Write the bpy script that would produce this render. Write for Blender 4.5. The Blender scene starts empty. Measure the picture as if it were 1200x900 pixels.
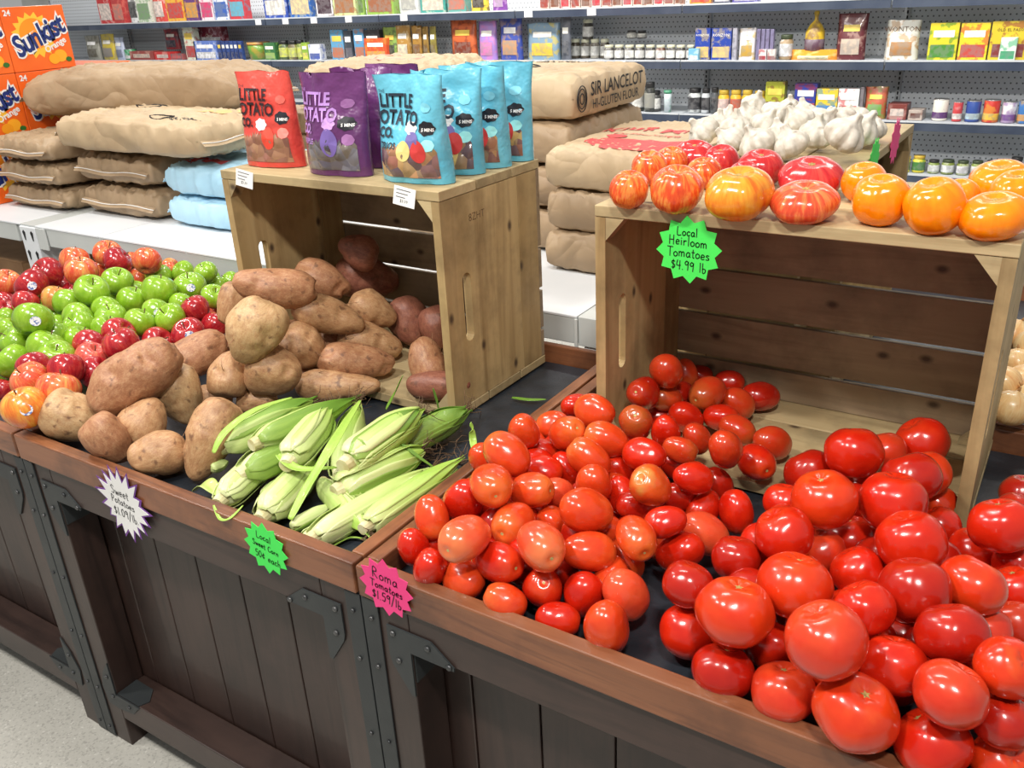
import bpy, bmesh, math, random
from mathutils import Vector, Matrix, Quaternion, noise
from mathutils.bvhtree import BVHTree
C = bpy.context.scene.collection
SC = bpy.context.scene
rnd = random.Random(11)
def lin(c):
    return tuple(((v/255)/12.92 if v/255 <= .04045 else ((v/255+.055)/1.055)**2.4) for v in c[:3])+(1,)
# ------------------------------------------------------------ camera, light, exposure
def look(yaw, pitch, roll):
    f = Vector((math.sin(yaw)*math.cos(pitch), math.cos(yaw)*math.cos(pitch), -math.sin(pitch)))
    r = Vector((math.cos(yaw), -math.sin(yaw), 0)); u = r.cross(f)
    r2 = r*math.cos(roll)+u*math.sin(roll); u2 = -r*math.sin(roll)+u*math.cos(roll)
    return Matrix((r2, u2, -f)).transposed()
cd = bpy.data.cameras.new('camera'); cam = bpy.data.objects.new('camera', cd); C.objects.link(cam)
cd.sensor_width = 36; cd.lens = 1035.577/1200*36; cd.clip_end = 60
cam.matrix_world = Matrix.Translation((.81744, -.78312, 1.59)) @ look(math.radians(-33.6568), math.radians(24.33759), math.radians(-2.94106)).to_4x4()
SC.camera = cam
SC.view_settings.view_transform = 'Standard'; SC.view_settings.look = 'None'
SC.view_settings.exposure = 0.08; SC.view_settings.gamma = 1; SC.view_settings.use_curve_mapping = False
w = bpy.data.worlds.new('world'); SC.world = w; w.use_nodes = True
w.node_tree.nodes['Background'].inputs[0].default_value = (1, .985, .96, 1)
w.node_tree.nodes['Background'].inputs[1].default_value = 0.34
def area(loc, target, sx, sy, power, col=(1, .96, .9)):
    l = bpy.data.lights.new('ceiling_light', 'AREA'); l.shape = 'RECTANGLE'; l.size = sx; l.size_y = sy; l.energy = power; l.color = col
    o = bpy.data.objects.new('ceiling_light', l); C.objects.link(o); o.location = loc
    o.rotation_euler = (Vector(target)-Vector(loc)).to_track_quat('-Z', 'Y').to_euler()
for a in (
 ((-.35, -1.15, 3.2), (.1, .4, .9), .28, .12, 44), ((1.15, -1.05, 3.2), (.5, .5, .9), .28, .12, 46), ((-2.0, -.9, 3.2), (-1.3, .5, .9), .35, .12, 30),
 ((-3.0, .4, 3.4), (-2.6, 1.6, 1), 1.2, .2, 40), ((-.6, .7, 3.4), (-.6, 1.6, 1), 1.2, .2, 32),
 ((-4.8, 3.0, 3.4), (-4.8, 4.7, 1.0), 1.6, .3, 92), ((-2.2, 3.0, 3.4), (-2.2, 4.7, 1.0), 1.6, .3, 92), ((.4, 3.0, 3.4), (.4, 4.7, 1.0), 1.6, .3, 92)): area(*a)

# ------------------------------------------------------------ materials
MATS = {}
def nt(name, rough=.5, metal=0, coat=0, spec=.5):
    m = bpy.data.materials.new(name); m.use_nodes = True; n = m.node_tree.nodes; L = m.node_tree.links
    b = n['Principled BSDF']; b.inputs['Roughness'].default_value = rough; b.inputs['Metallic'].default_value = metal
    b.inputs['Coat Weight'].default_value = coat; b.inputs['Coat Roughness'].default_value = .08
    b.inputs['Specular IOR Level'].default_value = spec
    return m, n, L, b
def coords(n, L, stretch=(1, 1, 1), rot=(0, 0, 0), offs=True):
    tc = n.new('ShaderNodeTexCoord'); mp = n.new('ShaderNodeMapping'); L.new(tc.outputs['Object'], mp.inputs[0])
    mp.inputs['Scale'].default_value = stretch; mp.inputs['Rotation'].default_value = rot
    if offs:
        oi = n.new('ShaderNodeObjectInfo'); ml = n.new('ShaderNodeMath'); ml.operation = 'MULTIPLY'; ml.inputs[1].default_value = 37
        L.new(oi.outputs['Random'], ml.inputs[0]); cb = n.new('ShaderNodeCombineXYZ')
        for i in range(3): L.new(ml.outputs[0], cb.inputs[i])
        L.new(cb.outputs[0], mp.inputs['Location'])
    return mp.outputs[0]
def ramp(n, L, fac, stops):
    r = n.new('ShaderNodeValToRGB'); L.new(fac, r.inputs[0]); e = r.color_ramp.elements
    e[0].position, e[0].color = stops[0][0], stops[0][1]; e[1].position, e[1].color = stops[-1][0], stops[-1][1]
    for p, c in stops[1:-1]:
        x = e.new(p); x.color = c
    return r.outputs[0]
def noisef(n, L, vec, scale, detail=3, rough=.5, dist=0):
    t = n.new('ShaderNodeTexNoise'); L.new(vec, t.inputs['Vector']); t.inputs['Scale'].default_value = scale
    t.inputs['Detail'].default_value = detail; t.inputs['Roughness'].default_value = rough; t.inputs['Distortion'].default_value = dist
    return t.outputs[0]
def bumpn(n, L, b, h, strength, dist=.002):
    bp = n.new('ShaderNodeBump'); bp.inputs['Strength'].default_value = strength; bp.inputs['Distance'].default_value = dist
    L.new(h, bp.inputs['Height']); L.new(bp.outputs[0], b.inputs['Normal'])
def mixc(n, L, fac, a, b):
    m = n.new('ShaderNodeMix'); m.data_type = 'RGBA'
    if isinstance(fac, float): m.inputs[0].default_value = fac
    else: L.new(fac, m.inputs[0])
    for s, v in ((6, a), (7, b)):
        if isinstance(v, tuple): m.inputs[s].default_value = v
        else: L.new(v, m.inputs[s])
    return m.outputs[2]
def pm(name, c1, c2=None, scale=8, rough=.5, bump=0, bscale=60, metal=0, coat=0, stretch=(1, 1, 1), lo=.35, hi=.65, spec=.5, bdist=.002, detail=3):
    """plain procedural surface: two colours mixed by noise, optional bump"""
    if name in MATS: return MATS[name]
    m, n, L, b = nt(name, rough, metal, coat, spec)
    v = coords(n, L, stretch)
    c2 = c2 or tuple(x*.9 for x in c1)
    L.new(ramp(n, L, noisef(n, L, v, scale, detail), [(lo, lin(c1)), (hi, lin(c2))]), b.inputs['Base Color'])
    if bump: bumpn(n, L, b, noisef(n, L, v, bscale, 4), bump, bdist)
    MATS[name] = m; return m
def flat(c, rough=.5):
    return pm('flat_%d_%d_%d_%d' % (*c, int(rough*100)), c, tuple(int(x*.95) for x in c), 5, rough)
def kraft(name, c1, c2, depth=.03):
    if name in MATS: return MATS[name]
    m, n, L, b = nt(name, .55); v = coords(n, L)
    L.new(ramp(n, L, noisef(n, L, v, 5, 4), [(.3, lin(c1)), (.7, lin(c2))]), b.inputs['Base Color'])
    hs = []
    for sc, am in ((3.2, 1.0), (8, .32), (19, .06)):
        s = n.new('ShaderNodeMath'); s.operation = 'SUBTRACT'; s.inputs[1].default_value = .5; L.new(noisef(n, L, v, sc, 1, .4, .8), s.inputs[0])
        a = n.new('ShaderNodeMath'); a.operation = 'ABSOLUTE'; L.new(s.outputs[0], a.inputs[0]); q = n.new('ShaderNodeMath'); q.operation = 'MULTIPLY'; q.inputs[1].default_value = am; L.new(a.outputs[0], q.inputs[0]); hs.append(q.outputs[0])
    h = hs[0]
    for x in hs[1:]:
        a = n.new('ShaderNodeMath'); L.new(h, a.inputs[0]); L.new(x, a.inputs[1]); h = a.outputs[0]
    bumpn(n, L, b, h, 1, depth); MATS[name] = m; return m
def wood(name, c1, c2, c3, axis=0, scale=1.0, rough=.6, knots=True, coat=0, dark=(62, 44, 34)):
    if name in MATS: return MATS[name]
    m, n, L, b = nt(name, rough, 0, coat)
    s = [22, 22, 22]; s[axis] = 1.6
    v = coords(n, L, tuple(x*scale for x in s))
    g = noisef(n, L, v, 1.0, 6, .62, .6)
    s2 = [5, 5, 5]; s2[axis] = .8
    v2 = coords(n, L, tuple(x*scale for x in s2)); g2 = noisef(n, L, v2, 1.2, 3)
    col = ramp(n, L, g, [(.3, lin(c1)), (.5, lin(c2)), (.72, lin(c3))])
    col = mixc(n, L, ramp(n, L, g2, [(.42, (0, 0, 0, 1)), (.7, (.55, .55, .55, 1))]), col, lin(c3))
    if knots:
        v3 = coords(n, L); sp = n.new('ShaderNodeSeparateXYZ'); L.new(v3, sp.inputs[0]); o_ = [i for i in range(3) if i != axis]
        ad = n.new('ShaderNodeMath'); L.new(sp.outputs[o_[0]], ad.inputs[0]); L.new(sp.outputs[o_[1]], ad.inputs[1])
        m_1 = n.new('ShaderNodeMath'); m_1.operation = 'MULTIPLY'; m_1.inputs[1].default_value = 4.2; L.new(sp.outputs[axis], m_1.inputs[0])
        m_2 = n.new('ShaderNodeMath'); m_2.operation = 'MULTIPLY'; m_2.inputs[1].default_value = 6.5; L.new(ad.outputs[0], m_2.inputs[0])
        cv = n.new('ShaderNodeCombineXYZ'); L.new(m_1.outputs[0], cv.inputs[0]); L.new(m_2.outputs[0], cv.inputs[1])
        vo = n.new('ShaderNodeTexVoronoi'); vo.voronoi_dimensions = '2D'; L.new(cv.outputs[0], vo.inputs[0]); vo.inputs['Scale'].default_value = 1.0
        k = ramp(n, L, vo.outputs['Distance'], [(.02, (.9, .9, .9, 1)), (.065, (0, 0, 0, 1))])
        col = mixc(n, L, k, col, lin(dark))
    v4 = coords(n, L, (1, 1, 1)); st = ramp(n, L, noisef(n, L, v4, 5, 5, .65), [(.46, (0, 0, 0, 1)), (.66, (.5, .5, .5, 1))]); col = mixc(n, L, st, col, lin(tuple(int(x*.62) for x in c3)))
    L.new(col, b.inputs['Base Color']); bumpn(n, L, b, g, .35, .0012)
    MATS[name] = m; return m
def fruit_streak(name, stops, rough=.2, k=5, zs=.6, scale=2.2, coat=.4, dots=None, bump=.0, lent=60):
    """skin coloured by streaks that run from stem to blossom end"""
    if name in MATS: return MATS[name]
    m, n, L, b = nt(name, rough, 0, coat)
    tc = n.new('ShaderNodeTexCoord'); sp = n.new('ShaderNodeSeparateXYZ'); L.new(tc.outputs['Object'], sp.inputs[0])
    nm = n.new('ShaderNodeVectorMath'); nm.operation = 'NORMALIZE'; cx = n.new('ShaderNodeCombineXYZ')
    L.new(sp.outputs[0], cx.inputs[0]); L.new(sp.outputs[1], cx.inputs[1]); L.new(cx.outputs[0], nm.inputs[0])
    s2 = n.new('ShaderNodeSeparateXYZ'); L.new(nm.outputs[0], s2.inputs[0])
    mz = n.new('ShaderNodeMath'); mz.operation = 'MULTIPLY'; mz.inputs[1].default_value = zs; L.new(sp.outputs[2], mz.inputs[0])
    c3 = n.new('ShaderNodeCombineXYZ')
    for i, o in ((0, s2.outputs[0]), (1, s2.outputs[1]), (2, mz.outputs[0])): L.new(o, c3.inputs[i])
    oi = n.new('ShaderNodeObjectInfo'); ml = n.new('ShaderNodeMath'); ml.operation = 'MULTIPLY'; ml.inputs[1].default_value = 31; L.new(oi.outputs['Random'], ml.inputs[0])
    ad = n.new('ShaderNodeVectorMath'); ad.operation = 'ADD'; L.new(c3.outputs[0], ad.inputs[0]); L.new(ml.outputs[0], ad.inputs[1])
    f1 = noisef(n, L, ad.outputs[0], scale, 2); f2 = noisef(n, L, ad.outputs[0], scale*k, 4, .6)
    mx = n.new('ShaderNodeMath'); mx.operation = 'MULTIPLY_ADD'; mx.inputs[1].default_value = .45
    L.new(f2, mx.inputs[0]); m2 = n.new('ShaderNodeMath'); m2.operation = 'MULTIPLY'; m2.inputs[1].default_value = .55; L.new(f1, m2.inputs[0]); L.new(m2.outputs[0], mx.inputs[2])
    col = ramp(n, L, mx.outputs[0], [(p, lin(c)) for p, c in stops])
    if dots:
        vo = n.new('ShaderNodeTexVoronoi'); L.new(tc.outputs['Object'], vo.inputs[0]); vo.inputs['Scale'].default_value = lent/10
        col = mixc(n, L, ramp(n, L, vo.outputs['Distance'], [(.05, (.8, .8, .8, 1)), (.11, (0, 0, 0, 1))]), col, lin(dots))
    L.new(col, b.inputs['Base Color'])
    bumpn(n, L, b, noisef(n, L, tc.outputs['Object'], 2, 1), .05, .08)
    MATS[name] = m; return m
def tomato_mat(name, body, mid, top, t0, t1, rough=.22):
    """tomato skin: body colour with a paler shoulder round the stem end"""
    if name in MATS: return MATS[name]
    m, n, L, b = nt(name, rough, 0, .35)
    v = coords(n, L); tc = n.new('ShaderNodeTexCoord'); sp = n.new('ShaderNodeSeparateXYZ'); L.new(tc.outputs['Object'], sp.inputs[0])
    g = noisef(n, L, v, 1.1, 3)
    base = ramp(n, L, g, [(.35, lin(body)), (.68, lin(mid))])
    ad = n.new('ShaderNodeMath'); ad.operation = 'MULTIPLY_ADD'; ad.inputs[1].default_value = 1.2; L.new(noisef(n, L, v, 1.7, 2), ad.inputs[0]); L.new(sp.outputs[2], ad.inputs[2])
    k = ramp(n, L, ad.outputs[0], [(t0, (0, 0, 0, 1)), (t1, (1, 1, 1, 1))]) if t1 <= 1 else None
    if k is None:
        mr = n.new('ShaderNodeMapRange'); mr.inputs['From Min'].default_value = t0; mr.inputs['From Max'].default_value = t1
        L.new(ad.outputs[0], mr.inputs[0]); k = mr.outputs[0]
    L.new(mixc(n, L, k, base, lin(top)), b.inputs['Base Color'])
    bumpn(n, L, b, noisef(n, L, v, 1.6, 1), .04, .1)
    b.inputs['Subsurface Weight'].default_value = 0
    MATS[name] = m; return m
def leafmat(name, c1, c2, c3, k=30):
    """husk skin with fine lengthwise veins, paler at the butt end (object z)"""
    if name in MATS: return MATS[name]
    m, n, L, b = nt(name, .42, 0, .1)
    v = coords(n, L, (k, k, 3)); g = noisef(n, L, v, 3, 4, .6)
    tc = n.new('ShaderNodeTexCoord'); sp = n.new('ShaderNodeSeparateXYZ'); L.new(tc.outputs['Object'], sp.inputs[0])
    mr = n.new('ShaderNodeMapRange'); mr.inputs['From Min'].default_value = .0; mr.inputs['From Max'].default_value = .17; L.new(sp.outputs[2], mr.inputs[0])
    col = mixc(n, L, mr.outputs[0], lin(c1), lin(c2))
    col = mixc(n, L, ramp(n, L, g, [(.42, (0, 0, 0, 1)), (.70, (.45, .45, .45, 1))]), col, lin(c3))
    L.new(col, b.inputs['Base Color']); bumpn(n, L, b, g, .5, .0015)
    MATS[name] = m; return m
def peg_mat():
    if 'peg' in MATS: return MATS['peg']
    m, n, L, b = nt('pegboard_grey', .55)
    tc = n.new('ShaderNodeTexCoord'); vm = n.new('ShaderNodeVectorMath'); vm.operation = 'MULTIPLY'; vm.inputs[1].default_value = (1/.029, 0, 1/.029); L.new(tc.outputs['Object'], vm.inputs[0])
    sx = n.new('ShaderNodeSeparateXYZ'); L.new(vm.outputs[0], sx.inputs[0])
    # brick offset: shift x by .5 on alternate rows
    fl = n.new('ShaderNodeMath'); fl.operation = 'FLOOR'; L.new(sx.outputs[2], fl.inputs[0])
    hf = n.new('ShaderNodeMath'); hf.operation = 'MULTIPLY_ADD'; hf.inputs[1].default_value = .5; L.new(fl.outputs[0], hf.inputs[0]); L.new(sx.outputs[0], hf.inputs[2])
    def frac(o):
        a = n.new('ShaderNodeMath'); a.operation = 'FRACT'; L.new(o, a.inputs[0]); s = n.new('ShaderNodeMath'); s.operation = 'SUBTRACT'; s.inputs[1].default_value = .5; L.new(a.outputs[0], s.inputs[0]); return s.outputs[0]
    cb = n.new('ShaderNodeCombineXYZ'); L.new(frac(hf.outputs[0]), cb.inputs[0]); L.new(frac(sx.outputs[2]), cb.inputs[1])
    ln = n.new('ShaderNodeVectorMath'); ln.operation = 'LENGTH'; L.new(cb.outputs[0], ln.inputs[0])
    col = ramp(n, L, ln.outputs['Value'], [(.12, lin((96, 102, 108))), (.19, lin((212, 217, 222)))])
    L.new(col, b.inputs['Base Color']); MATS['peg'] = m; return m
def floor_mat():
    m, n, L, b = nt('polished_concrete', .38)
    v = coords(n, L, offs=False)
    a = ramp(n, L, noisef(n, L, v, 6, 5), [(.3, lin((176, 174, 166))), (.7, lin((196, 194, 186)))])
    vo = n.new('ShaderNodeTexVoronoi'); L.new(v, vo.inputs[0]); vo.inputs['Scale'].default_value = 230
    sp = ramp(n, L, vo.outputs['Color'], [(.15, lin((132, 130, 124))), (.35, lin((182, 180, 172))), (.8, lin((184, 182, 174))), (.95, lin((222, 220, 214)))])
    L.new(mixc(n, L, .5, a, sp), b.inputs['Base Color']); return m

# ------------------------------------------------------------ mesh building
class MB:
    def __init__(s): s.bm = bmesh.new()
    def box(s, c, d, rot=None, bev=0):
        r = bmesh.ops.create_cube(s.bm, size=1); vs = r['verts']
        M = Matrix.Translation(c) @ (rot.to_4x4() if rot is not None else Matrix()) @ Matrix.Diagonal((*d, 1))
        bmesh.ops.transform(s.bm, matrix=M, verts=vs)
        if bev: bmesh.ops.bevel(s.bm, geom=list({e for v in vs for e in v.link_edges}), offset=bev, segments=2, affect='EDGES', profile=.5)
        return s
    def bx(s, x0, x1, y0, y1, z0, z1, bev=0):
        return s.box(((x0+x1)/2, (y0+y1)/2, (z0+z1)/2), (x1-x0, y1-y0, z1-z0), None, bev)
    def tube(s, pts, rad, seg=8, cap=True):
        pts = [Vector(p) for p in pts]; rad = rad if isinstance(rad, (list, tuple)) else [rad]*len(pts); rings = []; nx = None
        for i, p in enumerate(pts):
            t = (pts[min(i+1, len(pts)-1)]-pts[max(i-1, 0)]).normalized()
            if nx is None: nx = t.orthogonal().normalized()
            nx = (nx-t*nx.dot(t)).normalized(); ny = t.cross(nx)
            rings.append([s.bm.verts.new(p+(nx*math.cos(a)+ny*math.sin(a))*rad[i]) for a in [2*math.pi*k/seg for k in range(seg)]])
        for a, b in zip(rings, rings[1:]):
            for k in range(seg): s.bm.faces.new((a[k], a[(k+1) % seg], b[(k+1) % seg], b[k]))
        if cap: s.bm.faces.new(rings[0][::-1]); s.bm.faces.new(rings[-1])
        return s
    def poly(s, pts, n, th):
        """flat polygon extruded by th along n"""
        n = Vector(n).normalized()
        a = [s.bm.verts.new(Vector(p)) for p in pts]; b = [s.bm.verts.new(Vector(p)+n*th) for p in pts]
        s.bm.faces.new(a); s.bm.faces.new(b[::-1])
        for i in range(len(a)): s.bm.faces.new((a[i], a[(i+1) % len(a)], b[(i+1) % len(a)], b[i]))
        return s
    def surf(s, nt_, np_, fn):
        """closed surface of revolution-like shape fn(theta, phi)->(x,y,z)"""
        top = s.bm.verts.new(fn(0, 0)); bot = s.bm.verts.new(fn(math.pi, 0)); rings = []
        for i in range(1, nt_):
            th = math.pi*i/nt_
            rings.append([s.bm.verts.new(fn(th, 2*math.pi*k/np_)) for k in range(np_)])
        for k in range(np_):
            s.bm.faces.new((top, rings[0][k], rings[0][(k+1) % np_])); s.bm.faces.new((bot, rings[-1][(k+1) % np_], rings[-1][k]))
        for a, b in zip(rings, rings[1:]):
            for k in range(np_): s.bm.faces.new((a[k], b[k], b[(k+1) % np_], a[(k+1) % np_]))
        return s
    def grid(s, nu, nv, fn):
        vs = [[s.bm.verts.new(fn(i/nu, j/nv)) for j in range(nv+1)] for i in range(nu+1)]
        for i in range(nu):
            for j in range(nv): s.bm.faces.new((vs[i][j], vs[i+1][j], vs[i+1][j+1], vs[i][j+1]))
        return s
    def lathe(s, prof, seg=20, c=(0, 0, 0)):
        rings = [[s.bm.verts.new((c[0]+r*math.cos(2*math.pi*k/seg), c[1]+r*math.sin(2*math.pi*k/seg), c[2]+z)) for k in range(seg)] for r, z in prof]
        for a, b in zip(rings, rings[1:]):
            for k in range(seg): s.bm.faces.new((a[k], a[(k+1) % seg], b[(k+1) % seg], b[k]))
        s.bm.faces.new(rings[0][::-1]); s.bm.faces.new(rings[-1]); return s
    def mesh(s, name, smooth=False):
        bmesh.ops.recalc_face_normals(s.bm, faces=s.bm.faces)
        me = bpy.data.meshes.new(name); s.bm.to_mesh(me); s.bm.free()
        if smooth:
            for p in me.polygons: p.use_smooth = True
        return me
    def build(s, name, mat, parent=None, smooth=False):
        return link(name, s.mesh(name, smooth), mat, parent)
def link(name, me, mat, parent=None):
    o = bpy.data.objects.new(name, me); C.objects.link(o)
    if mat is not None:
        if len(me.materials): o.material_slots[0].link = 'OBJECT'; o.material_slots[0].material = mat
        else: me.materials.append(mat)
    if parent is not None: o.parent = parent
    return o
def tag(o, label=None, cat=None, group=None, kind=None):
    if label: o['label'] = label
    if cat: o['category'] = cat
    if group: o['group'] = group
    if kind: o['kind'] = kind
    return o
def empty(name, loc=(0, 0, 0), rz=0):
    o = bpy.data.objects.new(name, None); C.objects.link(o); o.location = loc; o.rotation_euler = (0, 0, rz); o.empty_display_size = .05
    return o
def smooth_bevel(o, wd=.002, seg=2):
    m = o.modifiers.new('bevel', 'BEVEL'); m.width = wd; m.segments = seg; m.limit_method = 'ANGLE'; return o
TXT = {}
def text_mesh(s, size, offset=0, res=3, shear=0, align='CENTER'):
    c = bpy.data.curves.new('t', 'FONT'); c.body = s; c.size = size; c.offset = offset; c.resolution_u = res; c.shear = shear
    c.align_x = align; c.align_y = 'CENTER'; c.fill_mode = 'FRONT'
    o = bpy.data.objects.new('t', c); C.objects.link(o); dg = bpy.context.evaluated_depsgraph_get(); dg.update()
    me = bpy.data.meshes.new_from_object(o.evaluated_get(dg)); C.objects.unlink(o); bpy.data.objects.remove(o)
    me.materials.clear()
    return me
def map_mesh(me, fn, sub=0, subdiv=0):
    """send the flat (x,y) letters onto a surface given by fn(x,y)->xyz"""
    if subdiv:
        bm = bmesh.new(); bm.from_mesh(me); bmesh.ops.subdivide_edges(bm, edges=[e for e in bm.edges if e.calc_length() > subdiv], cuts=2); bm.to_mesh(me); bm.free()
    for v in me.vertices: v.co = fn(v.co.x, v.co.y)
    return me
# single-stroke handwriting, each letter on a 0..1 high box
G = {'L': (.5, [[(0, 1), (0, 0), (.45, .02)]]), 'o': (.45, [[(.2, .5), (.02, .35), (.05, .08), (.2, 0), (.38, .12), (.38, .38), (.2, .5)]]),
 'c': (.4, [[(.35, .42), (.2, .5), (.02, .3), (.06, .06), (.2, 0), (.36, .08)]]), 'a': (.48, [[(.36, .42), (.18, .5), (.02, .28), (.08, .04), (.22, 0), (.36, .2), (.37, .48), (.38, .1), (.46, 0)]]),
 'l': (.2, [[(.08, 1), (.08, 0)]]), 'H': (.6, [[(0, 1), (0, 0)], [(.45, 1), (.45, 0)], [(0, .5), (.45, .52)]]),
 'e': (.42, [[(.03, .26), (.36, .3), (.3, .48), (.12, .5), (.02, .25), (.1, .02), (.36, .06)]]), 'i': (.2, [[(.08, .5), (.08, 0)], [(.08, .7), (.09, .74)]]),
 'r': (.38, [[(.04, .5), (.05, 0)], [(.05, .3), (.18, .48), (.33, .46)]]), 'm': (.7, [[(.02, .5), (.04, 0)], [(.04, .34), (.18, .5), (.3, .38), (.3, 0)], [(.3, .34), (.44, .5), (.58, .38), (.6, 0)]]),
 'T': (.6, [[(0, 1), (.6, .98)], [(.3, 1), (.3, 0)]]), 't': (.32, [[(.14, .85), (.14, .06), (.28, 0)], [(0, .55), (.3, .56)]]),
 's': (.38, [[(.32, .45), (.12, .5), (.06, .34), (.3, .2), (.28, .03), (.02, .03)]]), '$': (.45, [[(.36, .82), (.1, .85), (.05, .62), (.36, .42), (.3, .15), (.02, .15)], [(.2, 1), (.2, 0)]]),
 '4': (.5, [[(.1, 1), (.02, .45), (.44, .45)], [(.36, .95), (.34, 0)]]), '9': (.45, [[(.36, .8), (.2, .98), (.03, .78), (.12, .56), (.34, .66), (.38, .9), (.34, 0)]]),
 '.': (.18, [[(.05, 0), (.06, .03)]]), '1': (.25, [[(.1, 1), (.1, 0)]]), '5': (.45, [[(.4, 1), (.08, .98), (.05, .58), (.3, .6), (.38, .3), (.25, 0), (.02, .05)]]),
 '0': (.48, [[(.2, 1), (.02, .7), (.04, .2), (.2, 0), (.38, .25), (.4, .75), (.2, 1)]]), '/': (.4, [[(.35, 1.2), (.02, -.2)]]), 'b': (.42, [[(.03, 1), (.05, 0), (.3, .04), (.34, .35), (.06, .42)]]),
 'R': (.6, [[(.03, 0), (.03, 1), (.35, .95), (.38, .65), (.05, .52), (.5, 0)]]), 'S': (.5, [[(.42, .85), (.2, 1), (.03, .8), (.2, .55), (.42, .35), (.3, .02), (.02, .1)]]),
 'w': (.55, [[(.02, .5), (.12, 0), (.26, .4), (.38, 0), (.5, .5)]]), 'C': (.55, [[(.5, .85), (.25, 1), (.03, .6), (.06, .15), (.28, 0), (.5, .15)]]), 'n': (.45, [[(.03, .5), (.04, 0)], [(.04, .34), (.2, .5), (.34, .38), (.36, 0)]]),
 'h': (.42, [[(.03, 1), (.04, 0)], [(.04, .34), (.2, .48), (.32, .38), (.34, 0)]]), '¢': (.42, [[(.35, .62), (.2, .7), (.02, .45), (.06, .2), (.2, .15), (.36, .24)], [(.2, .9), (.2, 0)]]),
 'p': (.42, [[(.03, .5), (.05, -.35)], [(.04, .4), (.2, .5), (.36, .35), (.28, .04), (.06, .06)]]), 'P': (.5, [[(.05, 0), (.05, 1), (.38, .9), (.36, .55), (.06, .48)]]), ' ': (.35, []), 'f': (.3, [])}
def handwrite(lines, rot=0, lw=.0011):
    """lines: (text, cx, cy, height); returns a flat mesh in x,y"""
    mb = MB(); r_ = random.Random(4)
    for s, cx, cy, h in lines:
        W = sum(G[ch][0] for ch in s)+.12*(len(s)-1); x = cx-W*h/2
        for ch in s:
            dy = r_.uniform(-.05, .05)*h
            for st in G[ch][1]:
                P = [Vector((x+a*h, cy+(b-.4)*h+dy, 0)) for a, b in st]
                if len(P) > 2:
                    Q = []
                    for i in range(len(P)-1):
                        p0, p1, p2, p3 = P[max(i-1, 0)], P[i], P[i+1], P[min(i+2, len(P)-1)]
                        for t in (0, .33, .66): Q.append(.5*((2*p1)+(p2-p0)*t+(2*p0-5*p1+4*p2-p3)*t*t+(3*p1-p0-3*p2+p3)*t**3))
                    P = Q+[P[-1]]
                for p, q in zip(P, P[1:]):
                    d = (q-p); 
                    if d.length < 1e-6: continue
                    d.normalize(); nn = Vector((-d.y, d.x, 0))*lw; e = d*lw*.6
                    mb.bm.faces.new([mb.bm.verts.new(v) for v in (p-e-nn, q+e-nn, q+e+nn, p-e+nn)])
            x += (G[ch][0]+.12)*h
    me = bpy.data.meshes.new('lettering'); mb.bm.to_mesh(me); mb.bm.free(); return me

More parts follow.
